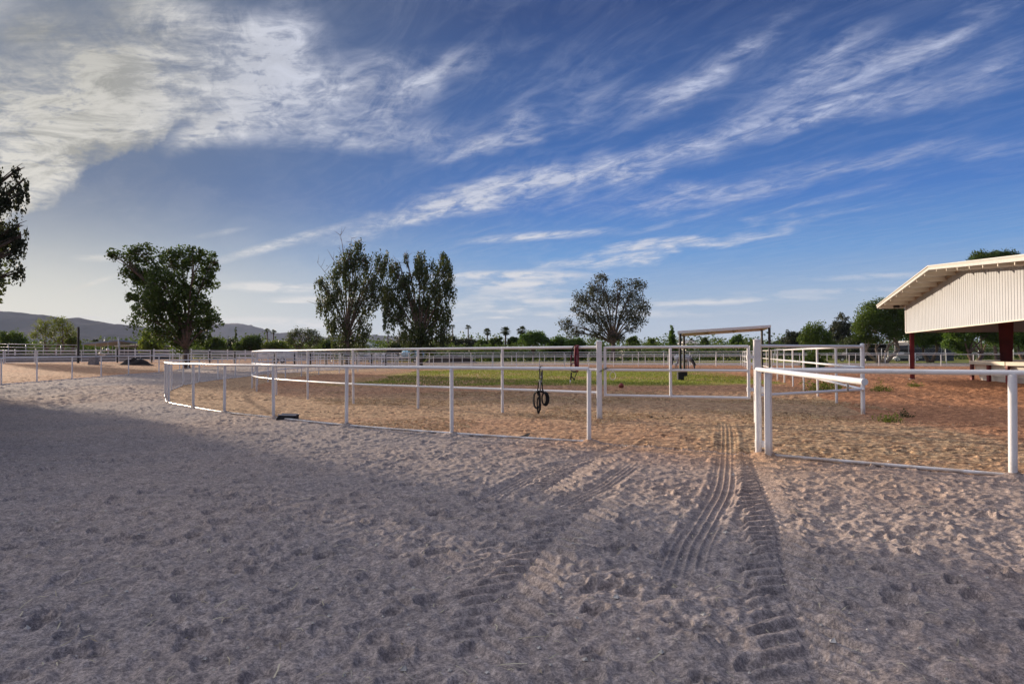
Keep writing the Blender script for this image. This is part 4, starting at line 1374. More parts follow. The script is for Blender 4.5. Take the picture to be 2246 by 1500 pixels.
def tree(name, label, base, blobs, leaf, trunk_r, clumps, per, lsize, seed, bark=None, group=None, cat='tree', droop=0.0,
         fork=0.25, twig=0.0, depth=0.75, trunk_lean=0.0, bare=(), density_fn=None, trunks=1, csize=0.42, subs=5):
    """blobs: (x, z, rx, rz) in metres relative to the base, x along the picture, z up"""
    rs = np.random.RandomState(seed); rg = random.Random(seed)
    base = Vector(base)
    t = thing(name, label, cat, tuple(base), group)
    wood = MB()
    top = max(b[1] for b in blobs)
    starts = []
    for k in range(trunks):
        off = V((k - (trunks - 1) / 2) * trunk_r * 2.2, rg.uniform(-.3, .3) * trunk_r, 0)
        fz = fork * top * rg.uniform(.85, 1.15)
        pts = [base + off * .4 + V(0, 0, -.4), base + off + V(0, 0, .12 * fz), base + off * 2 + V(trunk_lean * fz * .4, 0, fz * .55), base + off * 3.2 + V(trunk_lean * fz, 0, fz)]
        wood.tube(pts, [trunk_r * 1.35, trunk_r * 1.05, trunk_r * .9, trunk_r * .8], 10)
        starts.append((pts[-1], trunk_r * .8))
    centers = []; spreads = []
    tot = sum(b[2] * b[3] for b in blobs)
    for bi, (bx, bz, rx, rz) in enumerate(blobs):
        yd = rg.uniform(-1, 1) * depth * max(b[2] for b in blobs) * .55
        c = base + V(bx, yd, bz)
        st, r0 = starts[rg.randrange(len(starts))]
        ctrl = st.lerp(c, .45) + V(-.1 * bx, 0, (c.z - st.z) * .25)
        path = bez(st, ctrl, c, 8)
        rr0 = r0 * rg.uniform(.42, .62)
        wood.tube(path, [max(rr0 * (1 - .75 * i / 7), trunk_r * .05) for i in range(8)], 7)
        ns = subs
        for k in range(ns):
            a = rg.uniform(0, 6.28); e = rg.uniform(-.3, 1)
            q = c + V(math.cos(a) * rx * .85, math.sin(a) * min(rx, rz) * .85 * depth, e * rz * .85)
            s = path[rg.randrange(4, 8)]
            mid = s.lerp(q, .5) + V(0, 0, .12 * (q - s).length)
            sp_ = bez(s, mid, q, 5)
            wood.tube(sp_, [trunk_r * .13, trunk_r * .10, trunk_r * .08, trunk_r * .05, trunk_r * .02], 5, caps=False)
            if twig:
                for _ in range(3):
                    m0 = sp_[rg.randrange(1, 4)]
                    q2 = m0 + V(rg.uniform(-1, 1), rg.uniform(-1, 1), rg.uniform(-.1, 1)) * twig
                    wood.tube([m0, m0.lerp(q2, .5) + V(0, 0, .05), q2], [trunk_r * .05, trunk_r * .035, trunk_r * .012], 4, caps=False)
        n = max(3, int(clumps * (rx * rz) / tot))
        P = rs.normal(0, 1, (n, 3)); P /= np.linalg.norm(P, axis=1, keepdims=True)
        rad = rs.uniform(0.15, 1, n) ** 0.45
        P = P * rad[:, None] * np.array([rx, min(rx, rz) * depth, rz])
        P = P + np.array([bx, yd, bz]) + np.array(list(base))
        centers.append(P)
        spreads.append(np.full(n, csize) * rs.uniform(.55, 1.35, n) * min(1.0, .5 + .5 * min(rx, rz) / 2.0))
    for (x0, z0, x1, z1, r) in bare:
        p0 = base + V(x0, 0, z0); p1 = base + V(x1, rg.uniform(-.5, .5), z1)
        mid = p0.lerp(p1, .5) + V(rg.uniform(-.3, .3), 0, rg.uniform(0, .4))
        pth = bez(p0, mid, p1, 7)
        wood.tube(pth, [r * (1 - i / 7.3) for i in range(7)], 5, caps=False)
        for _ in range(7):
            m0 = pth[rg.randrange(2, 7)]
            q2 = m0 + V(rg.uniform(-1, 1), rg.uniform(-.6, .6), rg.uniform(.1, 1.2)) * (p1 - p0).length * .22
            wood.tube([m0, m0.lerp(q2, .5) + V(.03, 0, -.03), q2], [r * .35, r * .25, r * .08], 4, caps=False)
    wood.build('trunk', bark or M_BARK, t, smooth=True)
    C = np.concatenate(centers); S = np.concatenate(spreads)
    leaf_mesh('crown', C, per, S, lsize, LEAVES[leaf] if isinstance(leaf, str) else leaf, t, rs, droop=droop)
    return t


def from_px(cx, D, blobs, zoff=0.0):
    """blobs given as (px, py, rx, ry) in photo pixels -> metres about the base"""
    k = D / FPX
    x0 = A(cx, 776, D).x
    out = []
    for (px, py, rx, ry) in blobs:
        p = A(px, py, D)
        out.append((p.x - x0, p.z - zoff, rx * k, ry * k))
    return out


def base_at(cx, D):
    x = A(cx, 776, D).x
    return (x, D, ground_z(x, D))


# 1 dense dark tree on the left
D = 72.0
b0 = base_at(409, D)
tree('shade_tree', 'dense dark green tree with a forked top rising over the left fences', b0,
     from_px(409, D, [(300, 555, 38, 20), (255, 560, 22, 10), (290, 590, 34, 30), (360, 585, 40, 38), (395, 570, 30, 26), (375, 640, 52, 50), (330, 650, 38, 40), (285, 655, 18, 10), (330, 700, 36, 34),
                      (380, 710, 44, 44), (425, 650, 32, 40), (440, 565, 24, 22), (462, 578, 18, 24), (445, 610, 26, 30), (440, 690, 34, 38), (465, 712, 18, 22), (425, 740, 30, 22), (395, 755, 22, 16), (305, 610, 28, 26), (350, 735, 26, 20)], b0[2]),
     'dark', 0.36, 640, 36, 0.15, 11, fork=.16, depth=.8, csize=.40, subs=7, twig=.8)
# 2 tall feathery tree with a bare top
D = 105.0
b0 = base_at(762, D)
tree('gum_tree', 'tall sparse drooping tree with bare twigs at its top', b0,
     from_px(762, D, [(785, 535, 12, 18), (772, 560, 26, 24), (757, 575, 24, 22), (795, 575, 22, 24), (745, 610, 26, 26), (785, 620, 34, 32), (705, 620, 18, 12), (715, 645, 20, 22), (740, 650, 28, 26), (705, 670, 14, 18), (790, 665, 34, 28),
                      (835, 562, 18, 18), (850, 580, 18, 20), (828, 600, 18, 22), (825, 640, 24, 26), (740, 700, 26, 24), (765, 730, 26, 30), (800, 715, 20, 26), (725, 715, 10, 16), (845, 650, 16, 24), (745, 755, 20, 18), (785, 750, 18, 20)], b0[2]),
     'euc', 0.34, 520, 30, 0.17, 12, fork=.2, droop=1.5, depth=.6, csize=.55, twig=1.2,
     bare=[(-.3, 14, -1.0, 19.8, .10), (-.1, 15, .6, 19.4, .09), (-.2, 13, -3.0, 17.6, .08), (-1, 11, -4.6, 15.6, .08), (-2, 8, -6.4, 9.8, .07), (.5, 14, 2.4, 16.9, .06), (-.2, 15, -1.4, 18.3, .07)])
# 3 rounder heavy tree right beside it
D = 101.0
b0 = base_at(921, D)
tree('gum_tree', 'broad drooping tree with yellowish lower leaves beside the bare topped one', b0,
     from_px(921, D, [(920, 570, 20, 18), (975, 565, 14, 18), (940, 595, 34, 30), (980, 595, 22, 28), (893, 620, 30, 28), (955, 640, 36, 34), (985, 640, 16, 26), (900, 670, 38, 32), (865, 660, 22, 24), (945, 690, 38, 30), (975, 690, 18, 26),
                      (905, 725, 34, 28), (950, 735, 36, 26), (925, 755, 32, 14), (870, 700, 16, 22), (870, 575, 7, 10), (878, 610, 16, 18), (972, 735, 18, 18), (850, 640, 22, 26), (862, 590, 14, 16), (848, 690, 16, 20), (890, 560, 8, 8)], b0[2]),
     'euc', 0.40, 600, 34, 0.165, 13, fork=.16, droop=1.4, depth=.7, csize=.5, twig=1.2)
# 4 open tree right of centre
D = 138.0
b0 = base_at(1344, D)
tree('open_crowned_tree', 'wide grey green tree with visible dark limbs right of the centre', b0,
     from_px(1344, D, [(1320, 612, 16, 12), (1308, 632, 22, 18), (1365, 625, 14, 12), (1395, 628, 20, 14), (1275, 655, 20, 16), (1300, 665, 26, 22), (1345, 655, 28, 22), (1385, 660, 26, 22), (1412, 672, 16, 18), (1265, 680, 14, 12),
                       (1320, 700, 26, 20), (1290, 700, 22, 16), (1370, 695, 24, 18), (1395, 700, 18, 16), (1245, 712, 20, 12), (1260, 728, 24, 10), (1310, 728, 20, 14), (1385, 722, 16, 8), (1350, 740, 18, 10)], b0[2]),
     'grey', 0.52, 520, 24, 0.19, 14, fork=.2, depth=.8, csize=.7, twig=1.6, trunk_lean=.02)
# 5 branches of a tree at the left edge; it and its neighbours shade the foreground
D = 21.0
b0 = (-19.6, 22.0, 0)
x0 = b0[0]
def px5(px, py, rx, ry):
    p = A(px - 34, py, 20.5); return (p.x - x0, p.z, rx / FPX * 20.5, ry / FPX * 20.5)
tree('willow_like_tree', 'dark drooping branches of a tree cut off by the left edge', b0,
     [px5(-12, 335, 18, 12), px5(-14, 370, 26, 22), px5(4, 395, 20, 16), px5(-22, 420, 28, 24), px5(-26, 475, 28, 24), px5(-8, 500, 18, 18), px5(-18, 535, 22, 22), px5(-20, 580, 18, 18), px5(-75, 380, 60, 60), px5(-95, 480, 70, 60), px5(-85, 570, 50, 40), px5(-190, 440, 90, 90), (-1.2, 8.2, 1.6, 1.5), (-2.4, 6.2, 1.8, 1.8), (-1.5, 4.5, 1.5, 1.3), (-2.2, 2.8, 1.8, 1.4), (-1.6, 1.6, 1.5, .9)],
     'dusky', 0.26, 1300, 44, 0.05, 15, fork=.35, droop=.30, depth=.4, csize=.17)
for i, (x, y, s, lab) in enumerate(((-24.5, 21.0, 1.15, 'a'), (-14.6, 11.6, .95, 'b'), (-27.5, 25.5, 1.1, 'c'), (-19.0, 15.5, .95, 'd'), (-30.5, 21.5, 1.1, 'e'), (-29.5, 31.6, .74, 'f'))):
    rs_ = random.Random(40 + i)
    bl2 = [(rs_.uniform(-2.4, 2.4) * s, rs_.uniform(2.0, 7.6) * s, rs_.uniform(1.3, 1.9) * s, rs_.uniform(1.1, 1.7) * s) for _ in range(11)] + [(0, 3, 2.3, 1.8), (0, 5, 2.6, 2), (.2, 1.4, 2.4, 1.4)]
    tree('willow_like_tree', ('drooping shade tree out of frame, behind the left edge one', 'drooping shade tree nearest the camera, out of frame', 'drooping shade tree furthest back out of frame', 'drooping shade tree out of frame between its neighbours', 'outermost drooping shade tree out of frame', 'small drooping shade tree out of frame beside the outer rail')[i], (x, y, 0), bl2, 'dusky', 0.25, 620, 34, 0.14, 50 + i, fork=.3, depth=.95, csize=.5, group='shade trees left of the frame')


tree('tall_gum_tree', 'very tall gum tree far out of frame whose shade crosses the paddock', (-81.0, 100.0, 0.7),
     [(0, 10, 4, 3), (-1, 14, 5, 3.5), (1, 18, 5, 3), (-2, 22, 4.5, 3), (1.5, 25, 3.6, 2.6), (-3, 18, 4, 3), (2.5, 13, 3, 2.5), (0, 28, 2.5, 2)], 'euc', .6, 500, 24, .34, 61, fork=.2, depth=.9, csize=1.0, subs=3)


def generic(name, label, px, D, ytop, halfw, leaf, seed, shape='round', bark=None, clumps=220, per=26, ybot=772, group=None, cat='tree', trunk=None, trunks=1, lsz=None):
    b0 = base_at(px, D)
    h = A(px, ytop, D).z - b0[2]; w = halfw / FPX * D
    zb = max(0.3, A(px, ybot, D).z - b0[2]) if ybot and ybot != 772 else 0.5
    rg = random.Random(seed); bl = []
    n = 11
    for k in range(n):
        if shape == 'cone':
            u = k / (n - 1); z = zb + (h - zb) * u * .92; bl.append((rg.uniform(-.25, .25) * w * (1 - u), z, w * (1.0 - .85 * u) * .75, (h - zb) * .16))
        else:
            a = math.pi * (k + .5) / n; rr_ = rg.uniform(.45, .78)
            x_ = math.cos(a) * w * rr_; z_ = zb + (h - zb) * (.28 + .52 * math.sin(a) * rr_ / .7)
            bl.append((x_, z_, w * rg.uniform(.26, .40), (h - zb) * rg.uniform(.16, .26)))
    if shape != 'cone': bl += [(0, zb + (h - zb) * .4, w * .6, (h - zb) * .34), (0, zb + (h - zb) * .62, w * .5, (h - zb) * .28)]
    ls = lsz or max(.12, D / 1500 * 2.0)
    return tree(name, label, b0, bl, leaf, trunk or max(.10, w * .06), clumps, per, ls, seed, bark=bark, group=group, cat=cat, fork=.3, csize=max(.25, w * .16), depth=.9, subs=3, trunks=trunks)


gen = [
    # name, label, px, dist, ytop, halfw, leaf, shape
    ('round_tree', 'low rounded green tree at the far left edge', 25, 150, 728, 38, 'green', 'round'),
    ('spreading_tree', 'bright open tree with a fan of limbs behind the left fence', 120, 130, 697, 46, 'light', 'round'),
    ('bush', 'small bright bush below the fan shaped tree, left of the tall black pole', 160, 120, 740, 16, 'light', 'round'),
    ('bush', 'small dark shrub above the blue shade roof', 207, 200, 742, 10, 'dusky', 'round'),
    ('bush', 'dark bushy clump behind the blue shade roof', 268, 190, 745, 18, 'dark', 'round'),
    ('bush', 'yellow green bush at the foot of the dense tree', 330, 120, 728, 26, 'light', 'round'),
    ('bush', 'dark green bush just right of the dense tree trunk', 468, 135, 738, 24, 'green', 'round'),
    ('twiggy_tree', 'bare twiggy shrub below the peaked ridge', 508, 150, 738, 22, 'dusky', 'round'),
    ('round_tree', 'dark rounded tree below the hill crest', 552, 140, 736, 36, 'dark', 'round'),
    ('bush', 'light green bush beside the pair of small palms', 608, 135, 748, 32, 'light', 'round'),
    ('spreading_tree', 'brownish fan shaped tree between the small palms and the tall trees', 668, 138, 722, 50, 'euc', 'round'),
    ('bush', 'dark bush left of the bare topped tree', 722, 150, 745, 18, 'dark', 'round'),
    ('twiggy_tree', 'thin half bare tree behind the two drooping trees', 882, 150, 722, 30, 'grey', 'round'),
    ('bush', 'grey green bush below the thin half bare tree', 865, 140, 752, 24, 'euc', 'round'),
    ('hedge_tree', 'dusky tree right beside the broad drooping tree', 993, 170, 738, 28, 'grey', 'round'),
    ('hedge_tree', 'dusky tree under the second thin palm', 1028, 180, 741, 24, 'grey', 'round'),
    ('hedge_tree', 'low dark tree left of the squat palm', 1060, 175, 745, 26, 'dark', 'round'),
    ('hedge_tree', 'low dark tree between the squat palm and the middle one', 1090, 170, 738, 18, 'dark', 'round'),
    ('hedge_tree', 'dark tree between the two full fan palms', 1128, 170, 740, 16, 'dark', 'round'),
    ('citrus_tree', 'lush green rounded tree right of the last fan palm', 1170, 150, 729, 38, 'lush', 'round'),
    ('citrus_tree', 'lush green tree left of the open crowned tree', 1222, 152, 738, 30, 'lush', 'round'),
    ('citrus_tree', 'lush green tree just under the left side of the open crowned tree', 1262, 150, 741, 28, 'lush', 'round'),
    ('round_tree', 'small yellowish green round tree right of the open crowned tree', 1388, 170, 739, 18, 'green', 'round'),
    ('round_tree', 'second small yellowish round tree right of the open crowned tree', 1428, 175, 738, 17, 'green', 'round'),
    ('conical_tree', 'pointed dark green tree left of the shelter', 1474, 150, 718, 20, 'lush', 'cone'),
    ('bush', 'low dark bush seen through the left of the shelter', 1515, 190, 744, 16, 'dusky', 'round'),
    ('bush', 'narrow dark bush in the middle of the shelter opening', 1546, 180, 735, 12, 'dark', 'round'),
    ('round_tree', 'round green tree seen under the shelter roof', 1616, 160, 730, 23, 'lush', 'round'),
    ('bush', 'low dark bush right of the round tree under the shelter', 1650, 190, 746, 18, 'dark', 'round'),
    ('hedge_tree', 'low dark trees right of the shelter', 1715, 190, 743, 24, 'dusky', 'round'),
    ('round_tree', 'greyish tree left of the bright bushy tree', 1745, 150, 722, 26, 'dusky', 'round'),
    ('bushy_tree', 'bright bushy tree behind the paddock corner', 1790, 120, 702, 42, 'green', 'round'),
    ('round_tree', 'dark tall tree behind the bright bushy one', 1848, 160, 689, 28, 'dusky', 'round'),
    ('bush', 'pale green low tree in front of the dark tall one', 1875, 130, 733, 34, 'euc', 'round'),
    ('shade_tree', 'large green tree with pale spreading limbs left of the cream wall', 1935, 105, 657, 66, 'green', 'round'),
    ('shade_tree', 'high crown showing above the canopy roof', 2190, 95, 554, 62, 'dark', 'round'),
    ('shade_tree', 'leafy tree under the canopy just right of the corner column', 2040, 110, 690, 60, 'lush', 'round'),
    ('shade_tree', 'big leafy tree with a thick dark trunk seen under the canopy', 2140, 90, 690, 70, 'lush', 'round'),
    ('shade_tree', 'leafy tree right of the wide red column', 2250, 105, 690, 60, 'lush', 'round'),
]
CUSTOM = {
    'large green tree with pale spreading limbs left of the cream wall': [(1900, 700, 28, 24), (1882, 716, 18, 16), (1925, 682, 32, 24), (1952, 668, 24, 14), (1960, 700, 32, 26), (1930, 712, 30, 20), (1895, 732, 22, 14), (1980, 725, 20, 20), (1992, 690, 30, 30), (1915, 745, 20, 8), (2010, 722, 22, 20), (1950, 730, 22, 12)],
    'leafy tree under the canopy just right of the corner column': [(2010, 735, 20, 18), (2040, 725, 24, 20), (2065, 738, 22, 16), (2030, 748, 18, 10), (2085, 728, 20, 20), (2050, 700, 40, 16), (2010, 705, 24, 16)],
    'big leafy tree with a thick dark trunk seen under the canopy': [(2110, 730, 22, 18), (2100, 750, 18, 14), (2120, 765, 12, 14), (2150, 722, 26, 14), (2175, 738, 18, 14), (2140, 700, 44, 20), (2190, 720, 22, 22), (2090, 715, 22, 18)],
    'leafy tree right of the wide red column': [(2230, 735, 20, 18), (2255, 745, 24, 18), (2275, 730, 26, 24), (2215, 750, 14, 12), (2245, 710, 40, 20), (2300, 740, 30, 26)],
    'spreading_fan': [],
    'bright open tree with a fan of limbs behind the left fence': [(90, 722, 16, 8), (78, 735, 12, 8), (100, 710, 14, 8), (120, 703, 18, 8), (142, 708, 14, 8), (155, 722, 14, 8), (160, 735, 12, 7), (125, 722, 20, 10), (108, 735, 14, 7), (142, 738, 14, 7), (125, 745, 10, 6)],
    'brownish fan shaped tree between the small palms and the tall trees': [(640, 738, 16, 10), (632, 750, 12, 8), (655, 730, 16, 8), (672, 728, 16, 8), (690, 733, 16, 8), (702, 745, 14, 9), (668, 745, 20, 10), (690, 755, 16, 7), (650, 758, 12, 6)],
}
for i, (nm, lab, px, D, yt, hw, lf, shp) in enumerate(gen):
    big = hw > 45
    kw = {}
    if 'fan' in lab: kw['ybot'] = 760
    if nm == 'shade_tree': kw.update(ybot=738 if px < 2100 else 742, trunks=4 if px < 1960 else 2, trunk=.22, bark=M_BARK_PALE if px < 1960 else M_BARK)
    if 'above the canopy' in lab: kw.update(ybot=600)
    tw = nm == 'twiggy_tree'
    if lab in CUSTOM:
        b0 = base_at(px, D)
        bl = CUSTOM[lab]
        tree(nm, lab, b0, from_px(px, D, bl, b0[2]), lf, .24 if px < 1960 else .3, 900 if px > 1000 else 230, 30 if px > 1000 else 16, .14, 100 + i, bark=kw.get('bark'), fork=.22, depth=.8, csize=.55, subs=6, trunks=kw.get('trunks', 1 if px > 1000 else 3), twig=.5 if px > 1000 else 1.0)
        continue
    generic(nm, lab, px, D, yt, hw, lf, 100 + i, shape=shp, clumps=(250 if 'fan' in lab else 1300 if px > 1900 else 620 if big else 260) if not tw else 120, per=26 if not tw else 8,
            group=None, cat='bush' if nm == 'bush' else 'tree', **kw)

# ------------------------------------------------------------------ palms
def palm(px, D, ytop, hw, label, seed, lean=0.0, skirt=True, group='fan palms on the skyline'):
    b0 = Vector(base_at(px, D)); h = A(px, ytop, D).z - b0.z; w = hw * 1.25 / FPX * D
    t = thing('palm_tree', label, 'palm', tuple(b0), group)
    top = b0 + V(lean, 0, h - w * .55)
    mb = MB(); mb.tube([b0 + V(0, 0, -.3), b0.lerp(top, .5) + V(-lean * .2, 0, 0), top], [w * .10 + .12, w * .07 + .10, w * .06 + .10], 9); mb.build('trunk', M_BARK, t, smooth=True)
    rs = np.random.RandomState(seed); VV = []; FF = []; n = 0
    for k in range(46 if skirt else 30):
        az = rs.uniform(0, 6.283); el = rs.uniform(-1.25 if skirt else -.35, 1.35)
        d = np.array([math.cos(az) * math.cos(el), math.sin(az) * math.cos(el), math.sin(el)])
        L = w * rs.uniform(.75, 1.0) * (1 if el > -.6 else .8)
        sd_ = np.cross(d, [0, 0, 1]); sd_ /= np.linalg.norm(sd_) + 1e-6
        up = np.cross(sd_, d)
        st = np.array(list(top)); stem = st + d * L * .45
        for j in range(7):
            a = (j - 3) / 3 * 1.05
            dj = d * math.cos(a) + sd_ * math.sin(a)
            tip = stem + dj * L * .6 + np.array([0, 0, -.12 * L])
            wv = np.cross(dj, up) * L * .035 * 2
            VV += [stem - wv * .4, stem + dj * L * .3 + wv, tip, stem + dj * L * .3 - wv]; FF.append([n, n + 1, n + 2, n + 3]); n += 4
        wv = up * L * .02
        VV += [st - wv, st + wv, stem + wv, stem - wv]; FF.append([n, n + 1, n + 2, n + 3]); n += 4
    np_obj('crown', np.array(VV), np.array(FF), LEAVES['palm'], t)

for a in ((586, 190, 722, 7, 'left of the pair of tiny palms over the hill slope', 1), (600, 190, 724, 7, 'right of the pair of tiny palms over the hill slope', 2),
          (851, 200, 727, 6, 'thin palm seen between the two drooping trees', 3), (993, 210, 713, 6, 'thin tall palm just right of the broad drooping tree', 4),
          (1027, 210, 714, 7, 'thin tall palm with a windblown head', 5), (1069, 190, 722, 9, 'squat fan palm, smallest of the full headed ones', 6),
          (1109, 170, 719, 11.5, 'middle full fan palm with a shaggy skirt', 7), (1145, 180, 718, 11, 'full fan palm partly behind the lush green tree', 8)):
    palm(a[0], a[1], a[2], a[3], a[4], a[5], skirt=a[3] > 8)

# cypress spike on the left skyline
b0 = base_at(517, 175)
tree('cypress', 'thin dark cypress spike below the hill peak', b0, [(0, 1.5 + 1.0 * k, .42 - .035 * k, .8) for k in range(7)], 'dark', .1, 80, 20, .14, 77, fork=.1, csize=.2, subs=1)

# far tree line, one mass
rs = np.random.RandomState(5)
P = []
for k in range(2400):
    px = rs.uniform(-160, 2420); D = rs.uniform(215, 300)
    top = 5.2 + 2.4 * abs(math.sin(px * .013 + 1)) * abs(math.sin(px * .047)) + rs.uniform(-.6, .6)
    q = A(px, 776, D); P.append((q.x, D, rs.uniform(0.5, top)))
o = leaf_mesh('far_treeline', np.array(P), 26, np.full(len(P), 1.5), .42, LEAVES['dark'], None, rs)
tag(o, 'continuous dark band of distant trees along the horizon', 'trees', kind='stuff')
P = []
for k in range(2600):
    px = rs.uniform(-160, 2420); D = rs.uniform(148, 165)
    q = A(px, 776, D); P.append((q.x, D, ground_z(q.x, D) + rs.uniform(0, 3.1)))
o = leaf_mesh('hedge', np.array(P), 26, np.full(len(P), .9), .26, LEAVES['dark'], None, rs)
tag(o, 'low dark hedge and undergrowth behind the far fences', 'hedge', kind='stuff')

# ------------------------------------------------------------------ left background
# white panels hung between black poles
bp = [(8, 810), (79, 809.5), (175, 808.5), (257.5, 807.5), (333, 806.5), (402, 805.5), (460, 804.6), (515, 803.7), (560, 803), (602, 802.3), (646, 801.6), (681, 801), (715, 800.5), (750, 800), (783, 799.5), (815, 799), (846, 798.5), (873, 798)]
BP = [Vector((*G(*p), 0)) for p in bp]
# keep them on one even line
xa, ya = BP[2].x, BP[2].y
BP = []
for (px, py) in bp:
    a_ = (px - CX) / FPX
    y_ = 84.5 + 0.021 * (px - 175)
    BP.append(V(a_ * y_, y_, ground_z(a_ * y_, y_)))
pf = thing('white_panel_fence', 'row of white five bar livestock panels hung between short black poles', 'fence', tuple(BP[0]))
for i in range(len(BP) - 1):
    a, b_ = BP[i], BP[i + 1]; d = (b_ - a).normalized(); a = a + d * .16; b_ = b_ - d * .16
    mb = MB()
    for z, r in ((1.50, .045), (1.14, .035), (.80, .035), (.46, .035), (.14, .035)):
        mb.tube([a + V(0, 0, z), b_ + V(0, 0, z)], r, 8)
    for q in (a, b_): mb.tube([q + V(0, 0, .1), q + V(0, 0, 1.53)], .045, 8)
    mb.build('panel', M_VINYL, pf, smooth=True, angle=50)
for i, q in enumerate(BP):
    if i == 2: continue
    mb = MB(); mb.tube([q + V(0, 0, -.2), q + V(0, 0, 1.62)], .085, 10)
    mb.build('pole', M_BLACK if i > 1 else M_VINYL, pf, smooth=True, angle=50)
q = BP[2] - V(0, .3, 0); hh = A(175, 718, q.y).z
tp = thing('utility_pole', 'tall plain black pole in front of the white panels', 'pole', tuple(q))
mb = MB(); mb.tube([q + V(0, 0, -.2), q + V(0, 0, hh - q.z)], .135, 12); mb.build('shaft', M_BLACK, tp, smooth=True, angle=50)
mb = MB(); mb.lathe(q + V(0, 0, hh - q.z), [(.15, 0), (.15, .05), (.02, .08)], 12); mb.build('cap', M_BLACK, tp, smooth=True, angle=40)

# wide board rail fence behind
def board_fence(name, label, px0, px1, D0, D1, h, nb, step, mat=M_VINYL, bw=.15, caps=True):
    a = Vector(base_at(px0, D0)); b_ = Vector(base_at(px1, D1))
    n = max(2, int((b_ - a).length / step)); t = thing(name, label, 'fence', tuple(a))
    pts = [a.lerp(b_, i / n) for i in range(n + 1)]
    for q_ in pts: q_.z = ground_z(q_.x, q_.y)
    for k in range(nb):
        z = h - .1 - k * (h - .25) / nb
        mb = MB()
        for i in range(n): mb.bar(pts[i] + V(0, 0, z), pts[i + 1] + V(0, 0, z), .04, bw)
        mb.build('board', mat, t)
    first = None
    for q_ in pts:
        if first is None:
            mb = MB(); mb.box(tuple(q_ + V(0, 0, h / 2)), (.14, .14, h + .06)); 
            if caps: mb.lathe(q_ + V(0, 0, h + .03), [(.11, 0), (.11, .04), (.01, .10)], 4)
            first = mb.build('post', mat, t)
        else:
            o = first.copy(); col.objects.link(o); o.parent = t; o.location = q_ - pts[0]
    return t
board_fence('board_fence', 'white board fence with capped posts running behind the panels on the left', -60, 900, 100, 118, 1.65, 3, 2.6)
board_fence('board_fence', 'short run of white boards behind the blue tank trailer', 945, 1042, 150, 152, 1.9, 3, 2.4)

# low grey block wall
a = Vector(base_at(-40, 93)); b_ = Vector(base_at(292, 97))
lw = thing('block_wall', 'long low grey block wall behind the left panels', 'wall', tuple(a))
n = 16; mb = MB(); pts = [a.lerp(b_, i / n) for i in range(n + 1)]
for i in range(n): mb.bar(pts[i] + V(0, 0, .42), pts[i + 1] + V(0, 0, .42), .2, .84)
mb.build('blockwork', M_CONC, lw)
mb = MB(); mb.bar(a + V(0, 0, .87), b_ + V(0, 0, .87), .26, .06); mb.build('coping', M_CONC, lw)

# shade roofs
def shade_roof(label, pxs, D, th, mat, depth=6.0, name='shade_roof', pole=True):
    (x0, y0), (x1, y1) = pxs
    a = A(x0, y0, D); b_ = A(x1, y1, D)
    g = ground_z(a.x, D)
    t = thing(name, label, 'roof', (a.x, D, g))
    mb = MB()
    mb.add([a, b_, b_ + V(0, depth, -.3), a + V(0, depth, -.3), a + V(0, 0, th), b_ + V(0, 0, th), b_ + V(0, depth, th - .3), a + V(0, depth, th - .3)],
           [(3, 2, 1, 0), (4, 5, 6, 7), (0, 1, 5, 4), (1, 2, 6, 5), (2, 3, 7, 6), (3, 0, 4, 7)])
    mb.build('roof', mat, t)
    for u in (.03, .35, .67, .97):
        for v in (.3, depth - .3):
            q_ = a.lerp(b_, u) + V(0, v, 0)
            mb = MB(); mb.bar(V(q_.x, q_.y, g - .1), q_ + V(0, 0, -.0 - v / depth * .3), .12, .12); mb.build('post', M_METAL, t)
    return t
M_BLUEROOF = simple('blue_grey_sheet', (0.26, 0.31, 0.40), 0.5, var=.2, scale=.5)
shade_roof('thin sloping blue grey shade roof between the black pole and the dense tree', ((178, 756), (263, 748.5)), 128, .28, M_BLUEROOF)
M_PALEROOF = simple('pale_roof_sheet', (0.55, 0.50, 0.45), 0.6, var=.2, scale=.5)
lb = shade_roof('low pale shed roof just left of the dense tree', ((250, 760), (334, 757)), 135, .22, M_PALEROOF, depth=10)
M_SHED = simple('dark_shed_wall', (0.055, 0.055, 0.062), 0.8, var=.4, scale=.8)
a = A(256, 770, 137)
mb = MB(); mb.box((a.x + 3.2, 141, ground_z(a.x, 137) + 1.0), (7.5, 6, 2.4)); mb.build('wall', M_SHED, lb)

# tall thin pipe horse stalls at the far left
def pipe_frame(label, px0, px1, D, y0, y1, n=5):
    a = A(px0, y0, D); b_ = A(px1, y1, D); g = ground_z(a.x, D)
    t = thing('pipe_stall', label, 'pen', (a.x, D, g))
    for dz in (0, -.5, -1.0):
        mb = MB(); mb.tube([a + V(0, 0, dz), b_ + V(0, 0, dz)], .05, 7); mb.build('rail', M_METAL, t, smooth=True)
    for i in range(n):
        q_ = a.lerp(b_, i / (n - 1)); mb = MB(); mb.tube([V(q_.x, D, g - .1), q_ + V(0, 0, .05)], .055, 7); mb.build('post', M_METAL, t, smooth=True)
pipe_frame('tall grey pipe stall frame above the left fences', -20, 172, 108, 754, 757, 6)

# light poles
for (px, D, yt, lab) in ((229.5, 150, 741, 'short thin pole left of the two above the blue roof'), (259.5, 122, 740, 'thin grey pole at the right end of the blue roof')):
    q = Vector(base_at(px, D)); h_ = A(px, yt, D).z
    t = thing('thin_pole', lab, 'pole', tuple(q))
    mb = MB(); mb.tube([q, V(q.x, q.y, h_)], .07, 8); mb.build('shaft', M_METAL, t, smooth=True)
    mb = MB(); mb.lathe((q.x, q.y, h_), [(.1, 0), (.1, .1), (.02, .18)], 8); mb.build('cap', M_METAL, t)

